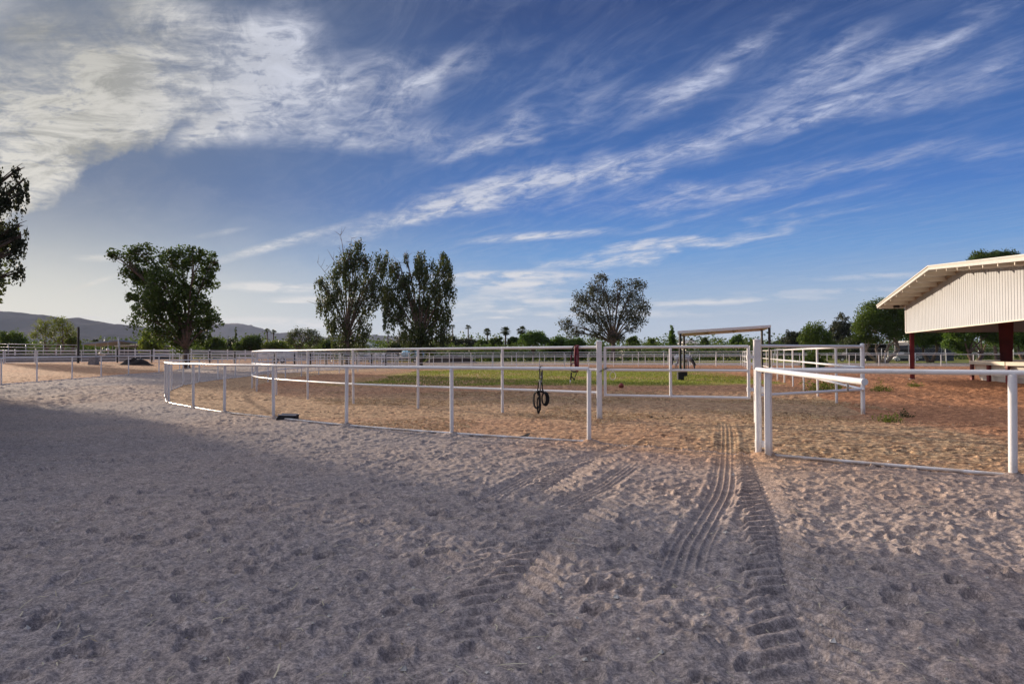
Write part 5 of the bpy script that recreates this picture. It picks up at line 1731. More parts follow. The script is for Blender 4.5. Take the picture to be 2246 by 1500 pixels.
# concrete block, log heap, white bundles
q = Vector((*G(206, 808.5), 0)); q.z = ground_z(q.x, q.y); q.y -= 4
q = V((206 - CX) / FPX * 78, 78, ground_z(-47, 78))
t = thing('concrete_block', 'grey tapered concrete block standing before the panels', 'block', tuple(q))
mb = MB(); mb.add([q + V(x, y, z) for (x, y, z) in ((-.48, -.4, -.05), (.42, -.4, -.05), (.42, .4, -.05), (-.48, .4, -.05), (-.30, -.3, 1.0), (.34, -.3, 1.02), (.34, .3, 1.02), (-.30, .3, 1.0))],
              [(3, 2, 1, 0), (4, 5, 6, 7), (0, 1, 5, 4), (1, 2, 6, 5), (2, 3, 7, 6), (3, 0, 4, 7)])
mb.build('body', M_CONC, t)
mb = MB(); mb.box(tuple(q + V(.02, 0, 1.03)), (.5, .5, .04)); mb.build('cap_slab', M_CONC, t)

M_DARKSOIL = simple('dark_manure', (0.045, 0.03, 0.022), .95, var=.5, scale=3, bump=.03)
def mound(name, label, cat, c, rx, ry, h, seed, mat, kind=None):
    n = 40; xs = np.linspace(-1, 1, n); X, Y = np.meshgrid(xs, xs)
    r = np.sqrt(X ** 2 + Y ** 2)
    Z = np.clip(1 - r, 0, 1) ** .8 * (1 + .9 * fbm(X * 2 + seed, Y * 2, 1.3, 4, seed)) * h
    Z = np.maximum(Z, 0) - .05
    V_ = np.stack([c[0] + X * rx, c[1] + Y * ry, c[2] + Z], -1).reshape(-1, 3)
    idx = np.arange(n * n).reshape(n, n)
    F = np.stack([idx[:-1, :-1], idx[:-1, 1:], idx[1:, 1:], idx[1:, :-1]], -1).reshape(-1, 4)
    o = np_obj(name, V_, F, mat, smooth=True)
    tag(o, label, cat, kind=kind)
    return o
x_ = (297 - CX) / FPX * 79
mound('dark_heap', 'low dark heap lying before the panels on the left', 'heap', (x_, 79, ground_z(x_, 79)), 2.1, .9, .75, 4, simple('charred_wood', (0.022, 0.014, 0.012), .95, var=.5, scale=3, bump=.03))
x_ = (988 - CX) / FPX * 128
mound('dirt_heap', 'long dark brown dirt heap right of the tank trailer', 'heap', (x_, 128, 0), 5.2, 2.0, 1.5, 6, M_DARKSOIL)

q = A(224, 776.5, 84.0)
t = thing('white_bundle', 'lumpy cream white bundle resting on the left panel fence', 'bundle', tuple(q))
mb = MB()
for (dx, dz, r) in ((-.15, .02, .24), (.08, -.05, .20), (.28, -.08, .13)):
    mb.lathe(q + V(dx, 0, dz), [(r * math.cos(a), r * math.sin(a)) for a in [(-1.5 + 3.0 * k / 7) for k in range(8)]], 12)
mb.build('cloth', M_CREAM, t, smooth=True)
q = A(236.5, 776, 84.0)
t = thing('white_lamp', 'white round headed lamp on a short stand above the panel fence', 'lamp', tuple(q))
mb = MB(); r = .19
mb.lathe(q + V(0, 0, .50), [(r * math.cos(a), r * math.sin(a)) for a in [(-1.5 + 3.0 * k / 9) for k in range(10)]], 14, axis=(.3, 0, 1)); mb.build('head', M_VINYL, t, smooth=True)
mb = MB(); mb.tube([q + V(.08, 0, .42), q + V(.10, 0, .1), q + V(-.15, 0, -.1)], .03, 8); mb.tube([q + V(.10, 0, .1), q + V(.2, 0, -.1)], .03, 8); mb.build('stand', M_VINYL, t, smooth=True)

# ------------------------------------------------------------------ vehicles beyond the track
def wheel(c, r, w, parent, name='wheel'):
    mb = MB(); mb.lathe(Vector(c) - V(0, w / 2, 0), [(r * .62, 0), (r * .95, .0), (r, w * .2), (r, w * .8), (r * .95, w), (r * .62, w)], 20, axis=(0, 1, 0))
    o = mb.build(name, M_RUBBER, parent, smooth=True, angle=40)
    mb = MB(); mb.lathe(Vector(c) - V(0, w / 2 + .01, 0), [(r * .1, -.02), (r * .5, -.01), (r * .6, .01), (r * .6, w + .02)], 16, axis=(0, 1, 0))
    mb.build('rim', M_VINYL, o, smooth=True, angle=40)

D = 131.0
k = D / FPX
def P(px, py, d=D): return A(px, py, d)
g = 0.0
x0 = P(880, 776).x; x1 = P(932, 776).x
t = thing('water_tank_trailer', 'pale blue water tank on a low two axle trailer', 'trailer', ((x0 + x1) / 2, D, 0))
M_TANK = simple('pale_blue_tank', (0.23, 0.47, 0.62), 0.4, var=.12, scale=1)
mb = MB()
rT = .72
mb.tube([V(x0 + .2, D, 1.62), V(x0 + .32, D, 1.62), V(x1 - .32, D, 1.62), V(x1 - .2, D, 1.62)], [rT * .8, rT, rT, rT * .8], 24)
tk = mb.build('tank', M_TANK, t, smooth=True, angle=50)
for u in (.2, .4, .6, .8):
    mb = MB(); xx = x0 + (x1 - x0) * u
    mb.tube([V(xx - .03, D, 1.62), V(xx + .03, D, 1.62)], rT + .012, 24); mb.build('band', M_BLACK, tk, smooth=True, angle=50)
mb = MB(); mb.lathe((x0 + 1.5, D, 1.62 + rT - .02), [(.2, 0), (.2, .08), (.05, .12)], 14); mb.build('lid', M_BLACK, tk)
mb = MB(); mb.bar(V(x0 - .3, D - .6, .78), V(x1 + .2, D - .6, .78), .1, .16); mb.bar(V(x0 - .3, D + .6, .78), V(x1 + .2, D + .6, .78), .1, .16)
for xx in (x0, (x0 + x1) / 2, x1): mb.bar(V(xx, D - .6, .78), V(xx, D + .6, .78), .1, .12)
mb.tube([V(x0 - .3, D - .6, .74), V(x0 - 1.3, D, .7), V(x0 - .3, D + .6, .74)], .05, 8)
mb.build('frame', M_BLACK, t)
for px in (911.5, 923.5): wheel((P(px, 776).x, D - .8, .38), .38, .24, t); wheel((P(px, 776).x, D + .8, .38), .38, .24, t)
mb = MB(); mb.tube([V(x0 - 1.1, D, .1), V(x0 - 1.1, D, .9)], .04, 8); mb.build('jack', M_METAL, t)
for z in (1.2, 1.75):
    r = .21; mb = MB(); mb.lathe((x0 - .05, D - .3, z), [(r * math.cos(a), r * math.sin(a)) for a in [(-1.5 + 3.0 * k_ / 7) for k_ in range(8)]], 12)
    mb.build('float_ball', M_VINYL, t, smooth=True)

x0 = P(778, 776).x; x1 = P(852, 776).x
t = thing('flatbed_trailer', 'dark flatbed trailer with a blue grey front box and white bundles on top', 'trailer', ((x0 + x1) / 2, D, 0))
mb = MB(); mb.box(((x0 + x1) / 2 + 1, D, .92), (x1 - x0 - 2, 2.0, .5)); mb.build('deck', M_BLACK, t)
mb = MB(); mb.box((x0 + 1.0, D, 1.0), (2.1, 2.0, 1.25), bev=.08); bx = mb.build('front_box', simple('blue_grey_steel', (0.16, 0.20, 0.27), .5), t)
mb = MB(); mb.box((x0 + 1.0, D - 1.01, 1.62), (2.2, .04, .06)); mb.build('lid_edge', M_METAL, bx)
for xx in (x0 + 3.2, x1 - 1.0): wheel((xx, D - .95, .36), .36, .24, t)
mb = MB(); mb.tube([V(x1, D, .7), V(x1 + .9, D, .55)], .06, 8); mb.build('drawbar', M_BLACK, t)
rg = random.Random(9)
for i in range(4):
    xx = x0 + 1.2 + i * 1.45; r = .5
    o = MB(); o.lathe((xx, D + .1, 1.62 if i == 0 else 1.45), [(r * 1.15 * math.cos(a), r * .8 * math.sin(a)) for a in [(-1.2 + 2.7 * k_ / 8) for k_ in range(9)]], 14)
    ob = o.build('white_sack', M_VINYL, None, smooth=True)
    ob.name = 'white_sack'; tag(ob, ('white sack on the blue grey box of the flatbed trailer', 'white sack on the flatbed, second from its box', 'white sack on the flatbed, third from its box', 'rearmost white sack on the flatbed trailer')[i], 'sack', 'white sacks on the flatbed trailer')

# step ladder
a = P(746, 796); q = V(a.x, D, 0)
t = thing('step_ladder', 'white leaning step ladder under the bare topped tree', 'ladder', tuple(q))
for s in (-.22, .22):
    mb = MB(); mb.bar(q + V(s, 0, 0), q + V(.8 + s * .6, 0, 2.9), .07, .05); mb.build('rail', M_VINYL, t)
mb = MB()
for i in range(8):
    u = (i + .7) / 8.5; mb.bar(q + V(-.22 + .8 * u, 0, 2.9 * u), q + V(.22 + .8 * u - .1 * u, 0, 2.9 * u), .06, .03)
mb.build('rung', M_VINYL, t)
mb = MB(); mb.bar(q + V(1.5, .6, 0), q + V(.8, 0, 2.85), .06, .04); mb.build('stay', M_METAL, t)

# horse trailer with curved roof
D2 = 96.0
xa = A(553, 776, D2).x; xb = A(640, 776, D2).x; g = ground_z(xa, D2); zt_ = A(600, 765, D2).z
t = thing('horse_trailer', 'long pale trailer with a rounded nose behind the left end of the paddock fence', 'trailer', (xa, D2, g))
H_ = zt_ - g
mb = MB(); poly = [(xa + .9, g + .55), (xb, g + .55), (xb, g + H_ - .05), (xa + 1.6, g + H_), (xa + .7, g + H_ - .18), (xa + .15, g + H_ - .5), (xa, g + 1.2), (xa + .4, g + .9)]
mb.prism([V(x, D2, z) for x, z in poly], V(0, 2.1, 0)); bd_ = mb.build('body', M_VINYL, t)
mb = MB()
for xx in (xa + 1.8, xa + 2.9, xa + 4.0): mb.box((xx, D2 - .012, g + H_ - .55), (.7, .02, .35))
mb.build('window', simple('dark_glass', (.02, .02, .025), .1), bd_)
for xx in (xb - 2.2, xb - 1.3): wheel((xx, D2 - .02, g + .38), .38, .22, t)
mb = MB(); mb.box((xb - 1.75, D2 - .14, g + .86), (2.1, .22, .07)); mb.build('fender', M_METAL, t)

# houses
def house(label, px0, px1, D, ytop, yeave, mat, roofm, wins, two=False):
    xa, xb = A(px0, 776, D).x, A(px1, 776, D).x; ze = A(px0, yeave, D).z; zt = A(px0, ytop, D).z; g = ground_z(xa, D)
    t = thing('house', label, 'house', ((xa + xb) / 2, D, g))
    dep = 8.0
    mb = MB(); mb.box(((xa + xb) / 2, D + dep / 2, (ze + g) / 2), (xb - xa, dep, ze - g)); w = mb.build('wall', mat, t)
    e = .6; mid = D + dep / 2
    A0, A1, A2, A3 = V(xa - e, D - e, ze), V(xb + e, D - e, ze), V(xb + e, D + dep + e, ze), V(xa - e, D + dep + e, ze)
    r0, r1 = V(xa + (xb - xa) * .22, mid, zt), V(xb - (xb - xa) * .22, mid, zt)
    mb = MB(); mb.add([A0, A1, A2, A3, r0, r1], [(3, 2, 1, 0), (0, 1, 5, 4), (1, 2, 5), (2, 3, 4, 5), (3, 0, 4)]); mb.build('roof', roofm, t)
    for (u, z0, z1) in wins:
        mb = MB(); xx = xa + (xb - xa) * u; mb.box((xx, D - .02, g + (ze - g) * (z0 + z1) / 2), (1.0, .06, (ze - g) * (z1 - z0))); f = mb.build('window', M_VINYL, t)
        mb = MB(); mb.box((xx, D - .06, g + (ze - g) * (z0 + z1) / 2), (.82, .03, (ze - g) * (z1 - z0) - .2)); mb.build('pane', simple('dark_pane', (.02, .025, .03), .15) if 'dark_pane' not in bpy.data.materials else bpy.data.materials['dark_pane'], f)
M_TEAL = simple('pale_teal_paint', (0.36, 0.50, 0.52), .7, var=.1)
M_GREYROOF = simple('grey_green_roof', (0.24, 0.30, 0.31), .7, var=.2)
house('pale teal two storey house with two dark upper windows between the drooping trees', 793, 814, 170, 750, 757, M_TEAL, M_GREYROOF, [(.25, .68, .92), (.72, .68, .92)])
house('low white roofed building right of the pale teal house', 816, 852, 165, 760.5, 763, M_WALLW, M_VINYL, [(.3, .4, .8)])
house('low roofed house half hidden behind the shelter trees', 1505, 1530, 175, 746, 754, M_WALLW, M_PALEROOF, [(.5, .4, .8)])
house('low building with a pale flat roof below the open crowned tree', 1370, 1415, 172, 766, 767.5, M_WALLW, M_VINYL, [(.5, .4, .8)])

# ------------------------------------------------------------------ right background
D3 = 128.0
xa, xb = A(1896, 776, D3).x, A(1990, 776, D3).x; zt_ = A(1940, 755, D3).z
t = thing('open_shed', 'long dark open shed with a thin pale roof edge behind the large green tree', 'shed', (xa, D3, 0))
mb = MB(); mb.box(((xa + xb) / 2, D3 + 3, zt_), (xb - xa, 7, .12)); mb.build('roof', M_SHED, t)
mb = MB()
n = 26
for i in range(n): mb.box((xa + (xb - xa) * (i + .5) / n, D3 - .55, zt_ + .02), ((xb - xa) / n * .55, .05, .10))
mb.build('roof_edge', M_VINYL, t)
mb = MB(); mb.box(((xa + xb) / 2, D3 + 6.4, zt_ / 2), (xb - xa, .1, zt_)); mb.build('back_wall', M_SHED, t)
for i in range(5):
    xx = xa + (xb - xa) * i / 4; mb = MB(); mb.box((xx, D3 - .4, zt_ / 2), (.12, .12, zt_)); mb.build('post', M_METAL, t)
xa, xb = A(2001, 776, D3).x, A(2092, 776, D3).x; zt_ = A(2040, 749, D3).z
t = thing('dark_shed', 'dark blue grey shed standing under the leafy trees beyond the canopy', 'shed', (xa, D3, 0))
M_NAVY = simple('navy_sheet', (0.035, 0.042, 0.065), .6, var=.3, scale=1)
mb = MB(); mb.box(((xa + xb) / 2, D3 + 3, zt_ / 2), (xb - xa, 6, zt_)); w = mb.build('wall', M_NAVY, t)
mb = MB(); mb.box(((xa + xb) / 2, D3 + 3, zt_ + .05), (xb - xa + .4, 6.4, .10)); mb.build('roof', M_METAL, t)
mb = MB(); mb.box((xa + (xb - xa) * .30, D3 - .02, zt_ * .40), (.06, .05, zt_ * .8)); mb.box((xa + (xb - xa) * .70, D3 - .02, zt_ * .40), (.06, .05, zt_ * .8)); mb.build('door_frame', M_METAL, w)

# chain link fence
pts = [A(px, 776, D_) for px, D_ in ((1700, 128), (1780, 124), (1857, 121), (1934, 118), (2002, 116), (2074, 114), (2147, 112), (2223, 110), (2310, 108))]
for p_ in pts: p_.z = 0
t = thing('chain_link_fence', 'high wire fence on pale posts along the grass strip at the right', 'fence', tuple(pts[0]))
for p_ in pts:
    mb = MB(); mb.tube([p_, p_ + V(0, 0, 2.35)], .055, 8); mb.build('post', M_VINYL, t, smooth=True)
for z in (2.3, 1.2, .1):
    mb = MB(); mb.tube([p_ + V(0, 0, z) for p_ in pts], .022, 6); mb.build('rail_wire', M_METAL, t, smooth=True)
mb = MB()
for i in range(len(pts) - 1):
    a, b_ = pts[i], pts[i + 1]; L = (b_ - a).length; n = int(L / .45)
    for k_ in range(n):
        for sg in (0, 1):
            u0, u1 = k_ / n, min(1, (k_ + 5) / n)
            if sg: u0, u1 = u1, u0
            mb.bar(a.lerp(b_, u0) + V(0, .01 * sg, .1), a.lerp(b_, u1) + V(0, .01 * sg, 2.3), .006, .006)
mb.build('wire_mesh', M_METAL, t)

# golf cart and parked pickup
def cart(px, D, label, nm='golf_cart'):
    q = Vector(base_at(px, D)); t = thing(nm, label, 'golf cart', tuple(q))
    mb = MB(); mb.prism([q + V(x, -.6, z) for x, z in ((-1.1, .35), (1.15, .35), (1.2, .7), (.7, .85), (.45, .5), (-.2, .5), (-.25, .85), (-1.1, .85))], V(0, 1.2, 0)); mb.build('body', M_VINYL, t)
    mb = MB(); mb.box(tuple(q + V(0, 0, 1.85)), (1.7, 1.2, .07), bev=.05); mb.build('roof', M_VINYL, t)
    mb = MB()
    for (x, y) in ((-.75, -.5), (.75, -.5), (-.75, .5), (.75, .5)): mb.bar(q + V(x * 1.1, y, .8), q + V(x, y, 1.83), .05, .05)
    mb.build('roof_post', M_METAL, t)
    mb = MB(); mb.box(tuple(q + V(-.35, 0, .85)), (.5, 1.1, .12)); mb.bar(q + V(-.62, -.5, 1.1), q + V(-.62, .5, 1.1), .1, .45); mb.build('seat', M_BLACK, t)
    for x in (-.75, .8): wheel(tuple(q + V(x, -.58, .23)), .23, .18, t)
    return t
cart(1954, 122, 'small white golf cart at the foot of the large green tree')

def truck(px, D, label, mat):
    q = Vector(base_at(px, D)); t = thing('pickup_truck', label, 'truck', tuple(q))
    prof = [(-2.6, .5), (2.6, .5), (2.65, .95), (1.4, 1.12), (.85, 1.65), (-.7, 1.7), (-.9, 1.15), (-2.6, 1.15)]
    mb = MB(); mb.prism([q + V(x, -.9, z) for x, z in prof], V(0, 1.8, 0)); b2 = mb.build('body', mat, t)
    mb = MB(); mb.prism([q + V(x, -.915, z) for x, z in ((1.2, 1.13), (.78, 1.58), (-.6, 1.62), (-.72, 1.15))], V(0, .02, 0)); mb.build('window', M_BLACK, b2)
    for x in (-1.65, 1.7): wheel(tuple(q + V(x, -.82, .38)), .38, .24, t)
    mb = MB(); mb.box(tuple(q + V(2.66, -.6, .85)), (.05, .35, .18)); mb.build('headlight', M_CREAM, t)
truck(1862, 124, 'dark pickup half hidden by the paddock corner post', simple('dark_truck_paint', (.05, .045, .045), .3))
truck(1985, 126, 'pale pickup parked left of the corner column', simple('silver_paint', (.32, .33, .35), .3))

# ------------------------------------------------------------------ horse
M_HORSE = None
def horse():
    m, b, p, out = newmat('grey_horse_coat')
    tc = b.n('ShaderNodeTexCoord')
    n = b.noise(tc.outputs['Object'], 7, 5, .6)
    sp = b.n('ShaderNodeSeparateXYZ'); b.put(sp.inputs[0], tc.outputs['Object'])
    c = b.mix(b.ss(n, .4, .65), (.62, .60, .60), (.40, .38, .39))
    dark = b.m('MAXIMUM', b.m('MULTIPLY', b.ss(sp.outputs[0], .55, .95), .7), b.ss(sp.outputs[2], .55, .25, 0, .8))
    c = b.mix(dark, c, (.10, .085, .08))
    b.put(p.inputs['Base Color'], c); p.inputs['Roughness'].default_value = .6
    q = A(1497, 776, 70.0); q.z = 0
    t = thing('horse', 'grazing dapple grey horse with dark mane in the paddock behind the shelter posts', 'horse', tuple(q))
    sk = [  # x (head to +x), y, z, radius y, radius z
        (-.86, 0, 1.20, .16, .20), (-.70, 0, 1.22, .27, .31), (-.42, 0, 1.20, .28, .32), (0, 0, 1.12, .29, .33), (.36, 0, 1.14, .27, .34), (.62, 0, 1.16, .21, .32),
        (.80, 0, 1.05, .15, .24), (.98, 0, .86, .12, .19), (1.12, 0, .64, .10, .155), (1.20, 0, .46, .09, .13)]
    def add_chain(vs, es, rad, chain, start=None):
        prev = start
        for (x, y, z, ry, rz) in chain:
            vs.append((x, y, z)); rad.append((ry, rz)); i = len(vs) - 1
            if prev is not None: es.append((prev, i))
            prev = i
        return prev
    vs, es, rad = [], [], []
    add_chain(vs, es, rad, sk)
    neck = len(vs) - 1
    add_chain(vs, es, rad, [(1.17, 0, .40, .10, .12), (1.20, 0, .26, .085, .10), (1.22, 0, .12, .06, .07), (1.22, 0, .05, .05, .05)], neck)
    for s, dx in ((-1, .0), (1, -.13)):     # front legs
        add_chain(vs, es, rad, [(.52 + dx, .13 * s, .92, .12, .14), (.54 + dx, .15 * s, .70, .075, .09), (.54 + dx, .15 * s, .48, .055, .06), (.53 + dx, .15 * s, .20, .036, .036), (.55 + dx, .15 * s, .09, .045, .045), (.58 + dx, .15 * s, .03, .055, .05)], 4)
    for s, dx in ((-1, .0), (1, .22)):      # hind legs
        add_chain(vs, es, rad, [(-.66 + dx * .4, .14 * s, .96, .15, .22), (-.56 + dx * .8, .16 * s, .74, .10, .13), (-.80 + dx, .16 * s, .52, .055, .07), (-.76 + dx, .16 * s, .22, .038, .04), (-.73 + dx, .16 * s, .10, .045, .045), (-.69 + dx, .16 * s, .03, .055, .05)], 1)
    me = bpy.data.meshes.new('body'); me.from_pydata(vs, es, [])
    ob = bpy.data.objects.new('body', me); col.objects.link(ob); ob.parent = t
    md = ob.modifiers.new('skin', 'SKIN')
    sv = me.skin_vertices[0].data
    for i, (a, b2) in enumerate(rad): sv[i].radius = (a, b2)
    sv[3].use_root = True
    md.use_smooth_shade = True
    sb = ob.modifiers.new('sub', 'SUBSURF'); sb.levels = 2; sb.render_levels = 2
    me.materials.append(m)
    md_ = simple('dark_mane', (.02, .017, .016), .7, var=.3, scale=20)
    mb = MB()
    mb.tube([q + V(-.98, 0, 1.30), q + V(-1.06, 0, 1.10), q + V(-1.05, 0, .8), q + V(-1.04, 0, .45)], [.05, .08, .08, .02], 8); mb.build('tail', md_, t, smooth=True)
    mb = MB()
    path = [(.58, 1.50), (.78, 1.38), (.98, 1.14), (1.14, .92), (1.27, .66), (1.31, .50)]
    for i in range(len(path) - 1):
        a, b2 = path[i], path[i + 1]
        for k_ in range(8):
            u = k_ / 8; x = a[0] + (b2[0] - a[0]) * u; z = a[1] + (b2[1] - a[1]) * u
            mb.tube([q + V(x - .05, 0, z - .05), q + V(x + .0, -.07, z - .06), q + V(x - .08, -.15, z - .24)], [.03, .03, .008], 5)
    mb.build('mane', md_, t, smooth=True)
    for s in (-1, 1):
        mb = MB(); mb.tube([q + V(1.23, .06 * s, .50), q + V(1.30, .085 * s, .58), q + V(1.35, .09 * s, .62)], [.03, .035, .006], 8); mb.build('ear', m, t, smooth=True)
    return t
horse()

# ball, black boxes, scraps
q = Vector((*G(1362.5, 852), 0))
t = thing('play_ball', 'dark red ball lying in the paddock behind the gate', 'ball', tuple(q))
mb = MB(); r = .13
mb.lathe(q + V(0, 0, r), [(r * math.cos(a), r * math.sin(a)) for a in [(-1.56 + 3.12 * k_ / 11) for k_ in range(12)]], 18); mb.build('shell', simple('dark_red_rubber', (.22, .04, .03), .6, var=.4), t, smooth=True)
mb = MB(); mb.tube([q + V(-.03, 0, 2 * r - .005), q + V(.03, 0, 2 * r - .005)], .012, 6); mb.build('handle', M_RUBBER, t)

q = Vector((*G(627, 921), 0))
t = thing('feed_tub', 'black rubber tub lying against the ground rail', 'tub', tuple(q))
mb = MB(); w_, h_, d_ = .46, .13, .30
mb.add([q + V(x, y, z) for (x, y, z) in ((-w_ / 2 - .03, 0, 0), (w_ / 2, 0, 0), (w_ / 2, d_, 0), (-w_ / 2 - .03, d_, 0), (-w_ / 2 + .04, .03, h_), (w_ / 2 + .01, .03, h_ * .9), (w_ / 2 + .01, d_, h_ * .9), (-w_ / 2 + .04, d_, h_))],
       [(3, 2, 1, 0), (0, 1, 5, 4), (1, 2, 6, 5), (2, 3, 7, 6), (3, 0, 4, 7)])
mb.build('side', M_RUBBER, t)
mb = MB(); mb.bar(q + V(-w_ / 2 + .03, .02, h_), q + V(w_ / 2 + .02, .02, h_ * .9), .03, .025); mb.bar(q + V(-w_ / 2 + .03, d_, h_), q + V(w_ / 2 + .02, d_, h_ * .9), .03, .025); mb.build('rim', M_METAL, t)

q = Vector((*G(1150, 960), 0))
t = MB(); t.add([q + V(-.10, 0, .01), q + V(.02, -.03, .012), q + V(.12, .05, .075), q + V(.10, .10, .085), q + V(-.10, .04, .02), q + V(-.10, 0, .0), q + V(.02, -.03, .0), q + V(.12, .05, .065), q + V(.10, .10, .075), q + V(-.10, .04, .01)],
                [(0, 1, 2, 3, 4), (9, 8, 7, 6, 5), (0, 5, 6, 1), (1, 6, 7, 2), (2, 7, 8, 3), (3, 8, 9, 4), (4, 9, 5, 0)])
o = t.build('rubber_scrap', M_RUBBER); tag(o, 'thin black rubber scrap curling up behind the ground rail', 'scrap')

# ------------------------------------------------------------------ plants on the ground
def tuft(name, label, px, py, rx, h, leaf, n, seed, cat='weed', size=.05):
    q = Vector((*G(px, py), 0)); rs = np.random.RandomState(seed)
    t = thing(name, label, cat, tuple(q))
    C = np.stack([q.x + rs.normal(0, rx * .45, n), q.y + rs.normal(0, rx * .45, n), np.abs(rs.normal(0, h * .45, n))], -1)
    leaf_mesh('leaves', C, 10, np.full(n, rx * .18), size, LEAVES[leaf], t, rs)
    mb = MB(); rg = random.Random(seed)
    for _ in range(9):
        a = rg.uniform(0, 6.28); mb.tube([q + V(0, 0, -.02), q + V(math.cos(a) * rx * .25, math.sin(a) * rx * .25, h * .5), q + V(math.cos(a) * rx * .5, math.sin(a) * rx * .5, h * rg.uniform(.7, 1))], [size * .12, size * .08, size * .03], 5, caps=False)
    mb.build('stem', M_BARK, t)
tuft('weed', 'green weed clump at the foot of the paddock corner fence', 1812, 858, .95, .55, 'light', 130, 1, size=.045)
tuft('weed', 'low green weed right of the barrier arm on the orange dirt', 1935, 858, .45, .26, 'light', 60, 2, size=.03)
tuft('weed', 'tiny green weed just below the canopy column', 2005, 848, .35, .16, 'light', 30, 3, size=.03)
tuft('weed', 'straw coloured weed on the slope right of the corner post', 1952, 927, .26, .20, 'light', 45, 4, size=.025)
tuft('weed', 'small dry weed left of the straw coloured one', 1990, 915, .18, .14, 'euc', 24, 5, size=.02)
q = A(1785, 776, 58); q.z = 0
tree('bush', 'dark leafy bush seen through the right side of the paddock fence', tuple(q), [(-.6, .7, .55, .6), (.5, .75, .6, .6), (0, 1.3, .5, .6), (0, .5, .9, .45)], 'green', .05, 160, 24, .075, 66, fork=.2, csize=.16, cat='bush', subs=3)

# ------------------------------------------------------------------ ground cover and scraps
rs = np.random.RandomState(21)
def scatter(name, label, cat, n, region, fn, mat):
    VV = []; FF = []; k = 0
    while len(FF) < n and k < n * 40:
        k += 1
        p_ = region()
        if p_ is None: continue
        fn(p_, VV, FF)
    o = np_obj(name, np.array(VV), np.array(FF), mat)
    tag(o, label, cat, kind='stuff')
    return o
def gh(x, y):
    a_ = np.array([x], np.float32); b2 = np.array([y], np.float32)
    return float(relief(a_, b2)[0])
# straw and twigs on the sand
VV, FF = [], []
N = 900
r_ = 3.0 * np.exp(rs.uniform(0, 1.9, N)); th_ = rs.uniform(-.68, .68, N)
X = r_ * np.sin(th_); Y = r_ * np.cos(th_)
Hh = relief(X.astype(np.float32), Y.astype(np.float32)) * (1.0 + 0.4 * (1 - sstep(r_, 5.5, 10.5)))
for i in range(N):
    inA = bool(pip(np.array([X[i]]), np.array([Y[i]]), A_poly)[0])
    if inA: continue
    L = rs.uniform(.012, .05) if rs.rand() < .8 else rs.uniform(.05, .10); w = rs.uniform(.0015, .004); a = rs.uniform(0, 6.28)
    dx, dy = math.cos(a) * L, math.sin(a) * L; nx, ny = -math.sin(a) * w, math.cos(a) * w
    z = Hh[i] + .010; b2 = rs.uniform(-.012, .012)
    mx, my = X[i] + nx * rs.uniform(-4, 4), Y[i] + ny * rs.uniform(-4, 4)
    k = len(VV)
    VV += [(X[i] - dx - nx, Y[i] - dy - ny, z - .004), (mx - nx, my - ny, z + .006), (mx + nx, my + ny, z + .008), (X[i] - dx + nx, Y[i] - dy + ny, z - .002), (X[i] + dx - nx, Y[i] + dy - ny, z + b2), (X[i] + dx + nx, Y[i] + dy + ny, z + b2)]
    FF += [(k, k + 1, k + 2, k + 3), (k + 1, k + 4, k + 5, k + 2)]
o = np_obj('straw_bits', np.array(VV), np.array(FF), simple('dry_straw', (.55, .50, .36), .8, var=.5, scale=4, c2=(.22, .17, .11)))
tag(o, 'scattered dry stalks and leaf scraps on the sand', 'debris', kind='stuff')
# pale chips
VV, FF = [], []
N = 420
r_ = 3.2 * np.exp(rs.uniform(0, 2.4, N)); th_ = rs.uniform(-.68, .68, N)
X = r_ * np.sin(th_); Y = r_ * np.cos(th_)
Hh = relief(X.astype(np.float32), Y.astype(np.float32)) * (1.0 + 0.4 * (1 - sstep(r_, 5.5, 10.5)))
for i in range(N):
    s = rs.uniform(.006, .016) if rs.rand() < .9 else rs.uniform(.016, .028); a = rs.uniform(0, 6.28); ca, sa = math.cos(a) * s, math.sin(a) * s * .8
    z = Hh[i] * (0.72 if pip(np.array([X[i]]), np.array([Y[i]]), A_poly)[0] else 1) + .005; k = len(VV)
    VV += [(X[i] + ca, Y[i] + sa, z), (X[i] - sa, Y[i] + ca, z), (X[i] - ca, Y[i] - sa, z), (X[i] + sa, Y[i] - ca, z), (X[i] + ca * .4, Y[i] + sa * .4, z + s * .7), (X[i] - ca * .5, Y[i] - sa * .4, z + s * .8)]
    FF += [(k, k + 1, k + 5, k + 4), (k + 1, k + 2, k + 5, k + 5), (k + 2, k + 3, k + 4, k + 5), (k + 3, k, k + 4, k + 4)]
FF2 = []
for f in FF: FF2.append(f)
mb = MB(); mb.add(VV, [tuple(dict.fromkeys(f)) for f in FF2])
o = mb.build('pale_chips', simple('pale_stone', (.62, .58, .52), .8, var=.4, scale=5)); tag(o, 'small pale stones and wood chips on the ground', 'debris', kind='stuff')

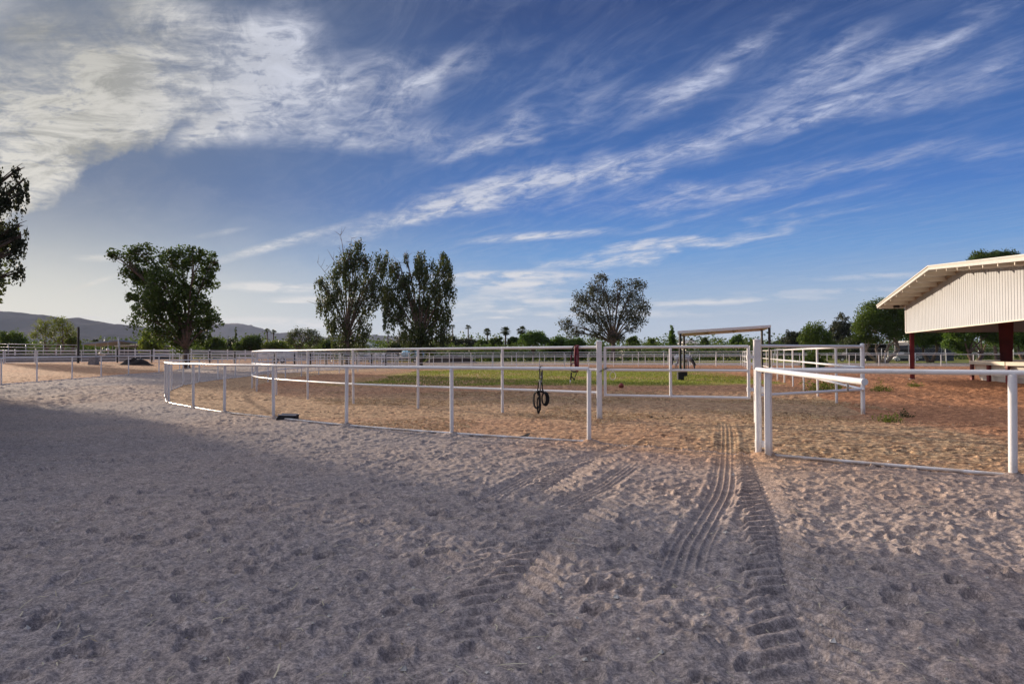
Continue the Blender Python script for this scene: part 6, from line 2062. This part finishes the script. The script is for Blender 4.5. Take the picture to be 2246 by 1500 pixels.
# straw wisps and dark droppings inside the rail
def wisps(name, label, cat, mat, n, box, test, L0, L1, w, up):
    xs = rs.uniform(box[0], box[1], n); ys = rs.uniform(box[2], box[3], n)
    ok = test(xs, ys); xs, ys = xs[ok], ys[ok]
    m_ = len(xs); a = rs.uniform(0, 6.283, m_); L = rs.uniform(L0, L1, m_)
    hz = relief(xs.astype(np.float32), ys.astype(np.float32)) * .72 + elev(xs, ys)
    dx, dy = np.cos(a) * L, np.sin(a) * L; ww = w * rs.uniform(.6, 1.3, m_)
    nx, ny = -np.sin(a) * ww, np.cos(a) * ww
    u = rs.uniform(.2, 1, m_) * up
    V4 = np.stack([np.stack([xs - dx - nx, ys - dy - ny, hz + .004], -1), np.stack([xs + dx - nx, ys + dy - ny, hz + u], -1), np.stack([xs + dx + nx, ys + dy + ny, hz + u + w], -1), np.stack([xs - dx + nx, ys - dy + ny, hz + .004 + w], -1)], 1).reshape(-1, 3)
    o = np_obj(name, V4, np.arange(len(V4)).reshape(-1, 4), mat)
    tag(o, label, cat, kind='stuff'); return o
M_HAY = simple('hay', (.56, .42, .24), .85, var=.5, scale=3, c2=(.28, .17, .09))
wisps('loose_hay', 'loose dry hay strewn between the track rail and the paddock', 'hay', M_HAY, 90000, (-8, 11, 11, 30),
      lambda x, y: pip(x, y, A_poly) & (fbm(x, y, .35, 3, 88) + .35 * np.exp(-((x - 5.5) ** 2 + (y - 14.5) ** 2) / 14) > .08), .02, .06, .004, .04)
def in_grass(x, y):
    g = sstep(y, 33, 39) * (1 - sstep(y, 66, 74)) * sstep(x, -12, -5) * (1 - sstep(x - (y - 40) * .12, 12.5, 17))
    return pip(x, y, P_poly) & (g * (1 + fbm(x, y, .3, 3, 31)) > .4)
N = 90000
xs = rs.uniform(-12, 20, N); ys = rs.uniform(33, 74, N); ok = in_grass(xs, ys); xs, ys = xs[ok], ys[ok]; m_ = len(xs)
a = rs.uniform(0, 6.283, m_); h_ = rs.uniform(.03, .10, m_); w_ = .018
hz = relief(xs.astype(np.float32), ys.astype(np.float32)) * .72
nx, ny = np.cos(a) * w_, np.sin(a) * w_; lx, ly = rs.normal(0, .03, m_), rs.normal(0, .03, m_)
V3 = np.stack([np.stack([xs - nx, ys - ny, hz - .01], -1), np.stack([xs + nx, ys + ny, hz - .01], -1), np.stack([xs + lx, ys + ly, hz + h_], -1)], 1).reshape(-1, 3)
o = np_obj('grass', V3, np.arange(len(V3)).reshape(-1, 3), leafmat('short_grass', (.09, .13, .02), (.22, .25, .05), .35, clump=.5)); tag(o, 'short green grass growing in the middle of the paddock', 'grass', kind='stuff')
# clods / droppings
VV = []; FF = []; mb = MB()
rg = random.Random(3)
spots = [(1255, 885, .5, 14), (1320, 888, .7, 22), (1450, 915, .5, 12), (1730, 925, .8, 26), (1700, 912, .7, 16), (1790, 905, 1.1, 20), (1150, 838, .5, 8), (1420, 845, .9, 10), (1600, 838, 1.0, 12), (850, 860, 1.2, 10), (760, 820, 1.5, 12), (1850, 905, .6, 10), (1040, 893, 1.5, 8), (1560, 935, 1.5, 10), (690, 905, 1.2, 6), (780, 925, 1.0, 5)]
for (px, py, sp_, n) in spots:
    q = G(px, py)
    for _ in range(n):
        x = q[0] + rg.gauss(0, sp_ * .5); y = q[1] + rg.gauss(0, sp_ * .5); r = rg.uniform(.012, .036)
        mb.lathe((x, y, .0), [(r * .6, -r * .6), (r * 1.15, 0), (r * .8, r * .3), (r * .2, r * .42)], 5, axis=(rg.uniform(-.3, .3), rg.uniform(-.3, .3), 1))
o = mb.build('droppings', M_DARKSOIL, None, smooth=True); tag(o, 'scattered dark droppings and clods on the dirt', 'droppings', kind='stuff')

# ------------------------------------------------------------------ air
def haze():
    m = bpy.data.materials.new('haze_air'); m.use_nodes = True
    nt = m.node_tree; nt.nodes.clear(); b = NB(nt)
    v = b.n('ShaderNodeVolumePrincipled')
    v.inputs['Color'].default_value = (0.66, 0.76, 1.0, 1)
    v.inputs['Density'].default_value = 0.00005
    v.inputs['Anisotropy'].default_value = 0.0
    out = b.n('ShaderNodeOutputMaterial'); nt.links.new(v.outputs[0], out.inputs['Volume'])
    mb = MB(); mb.box((0, 2500, 222), (26000, 16000, 460))
    o = mb.build('haze', m); tag(o, 'thin blue air between the fences and the hills', kind='stuff')
haze()
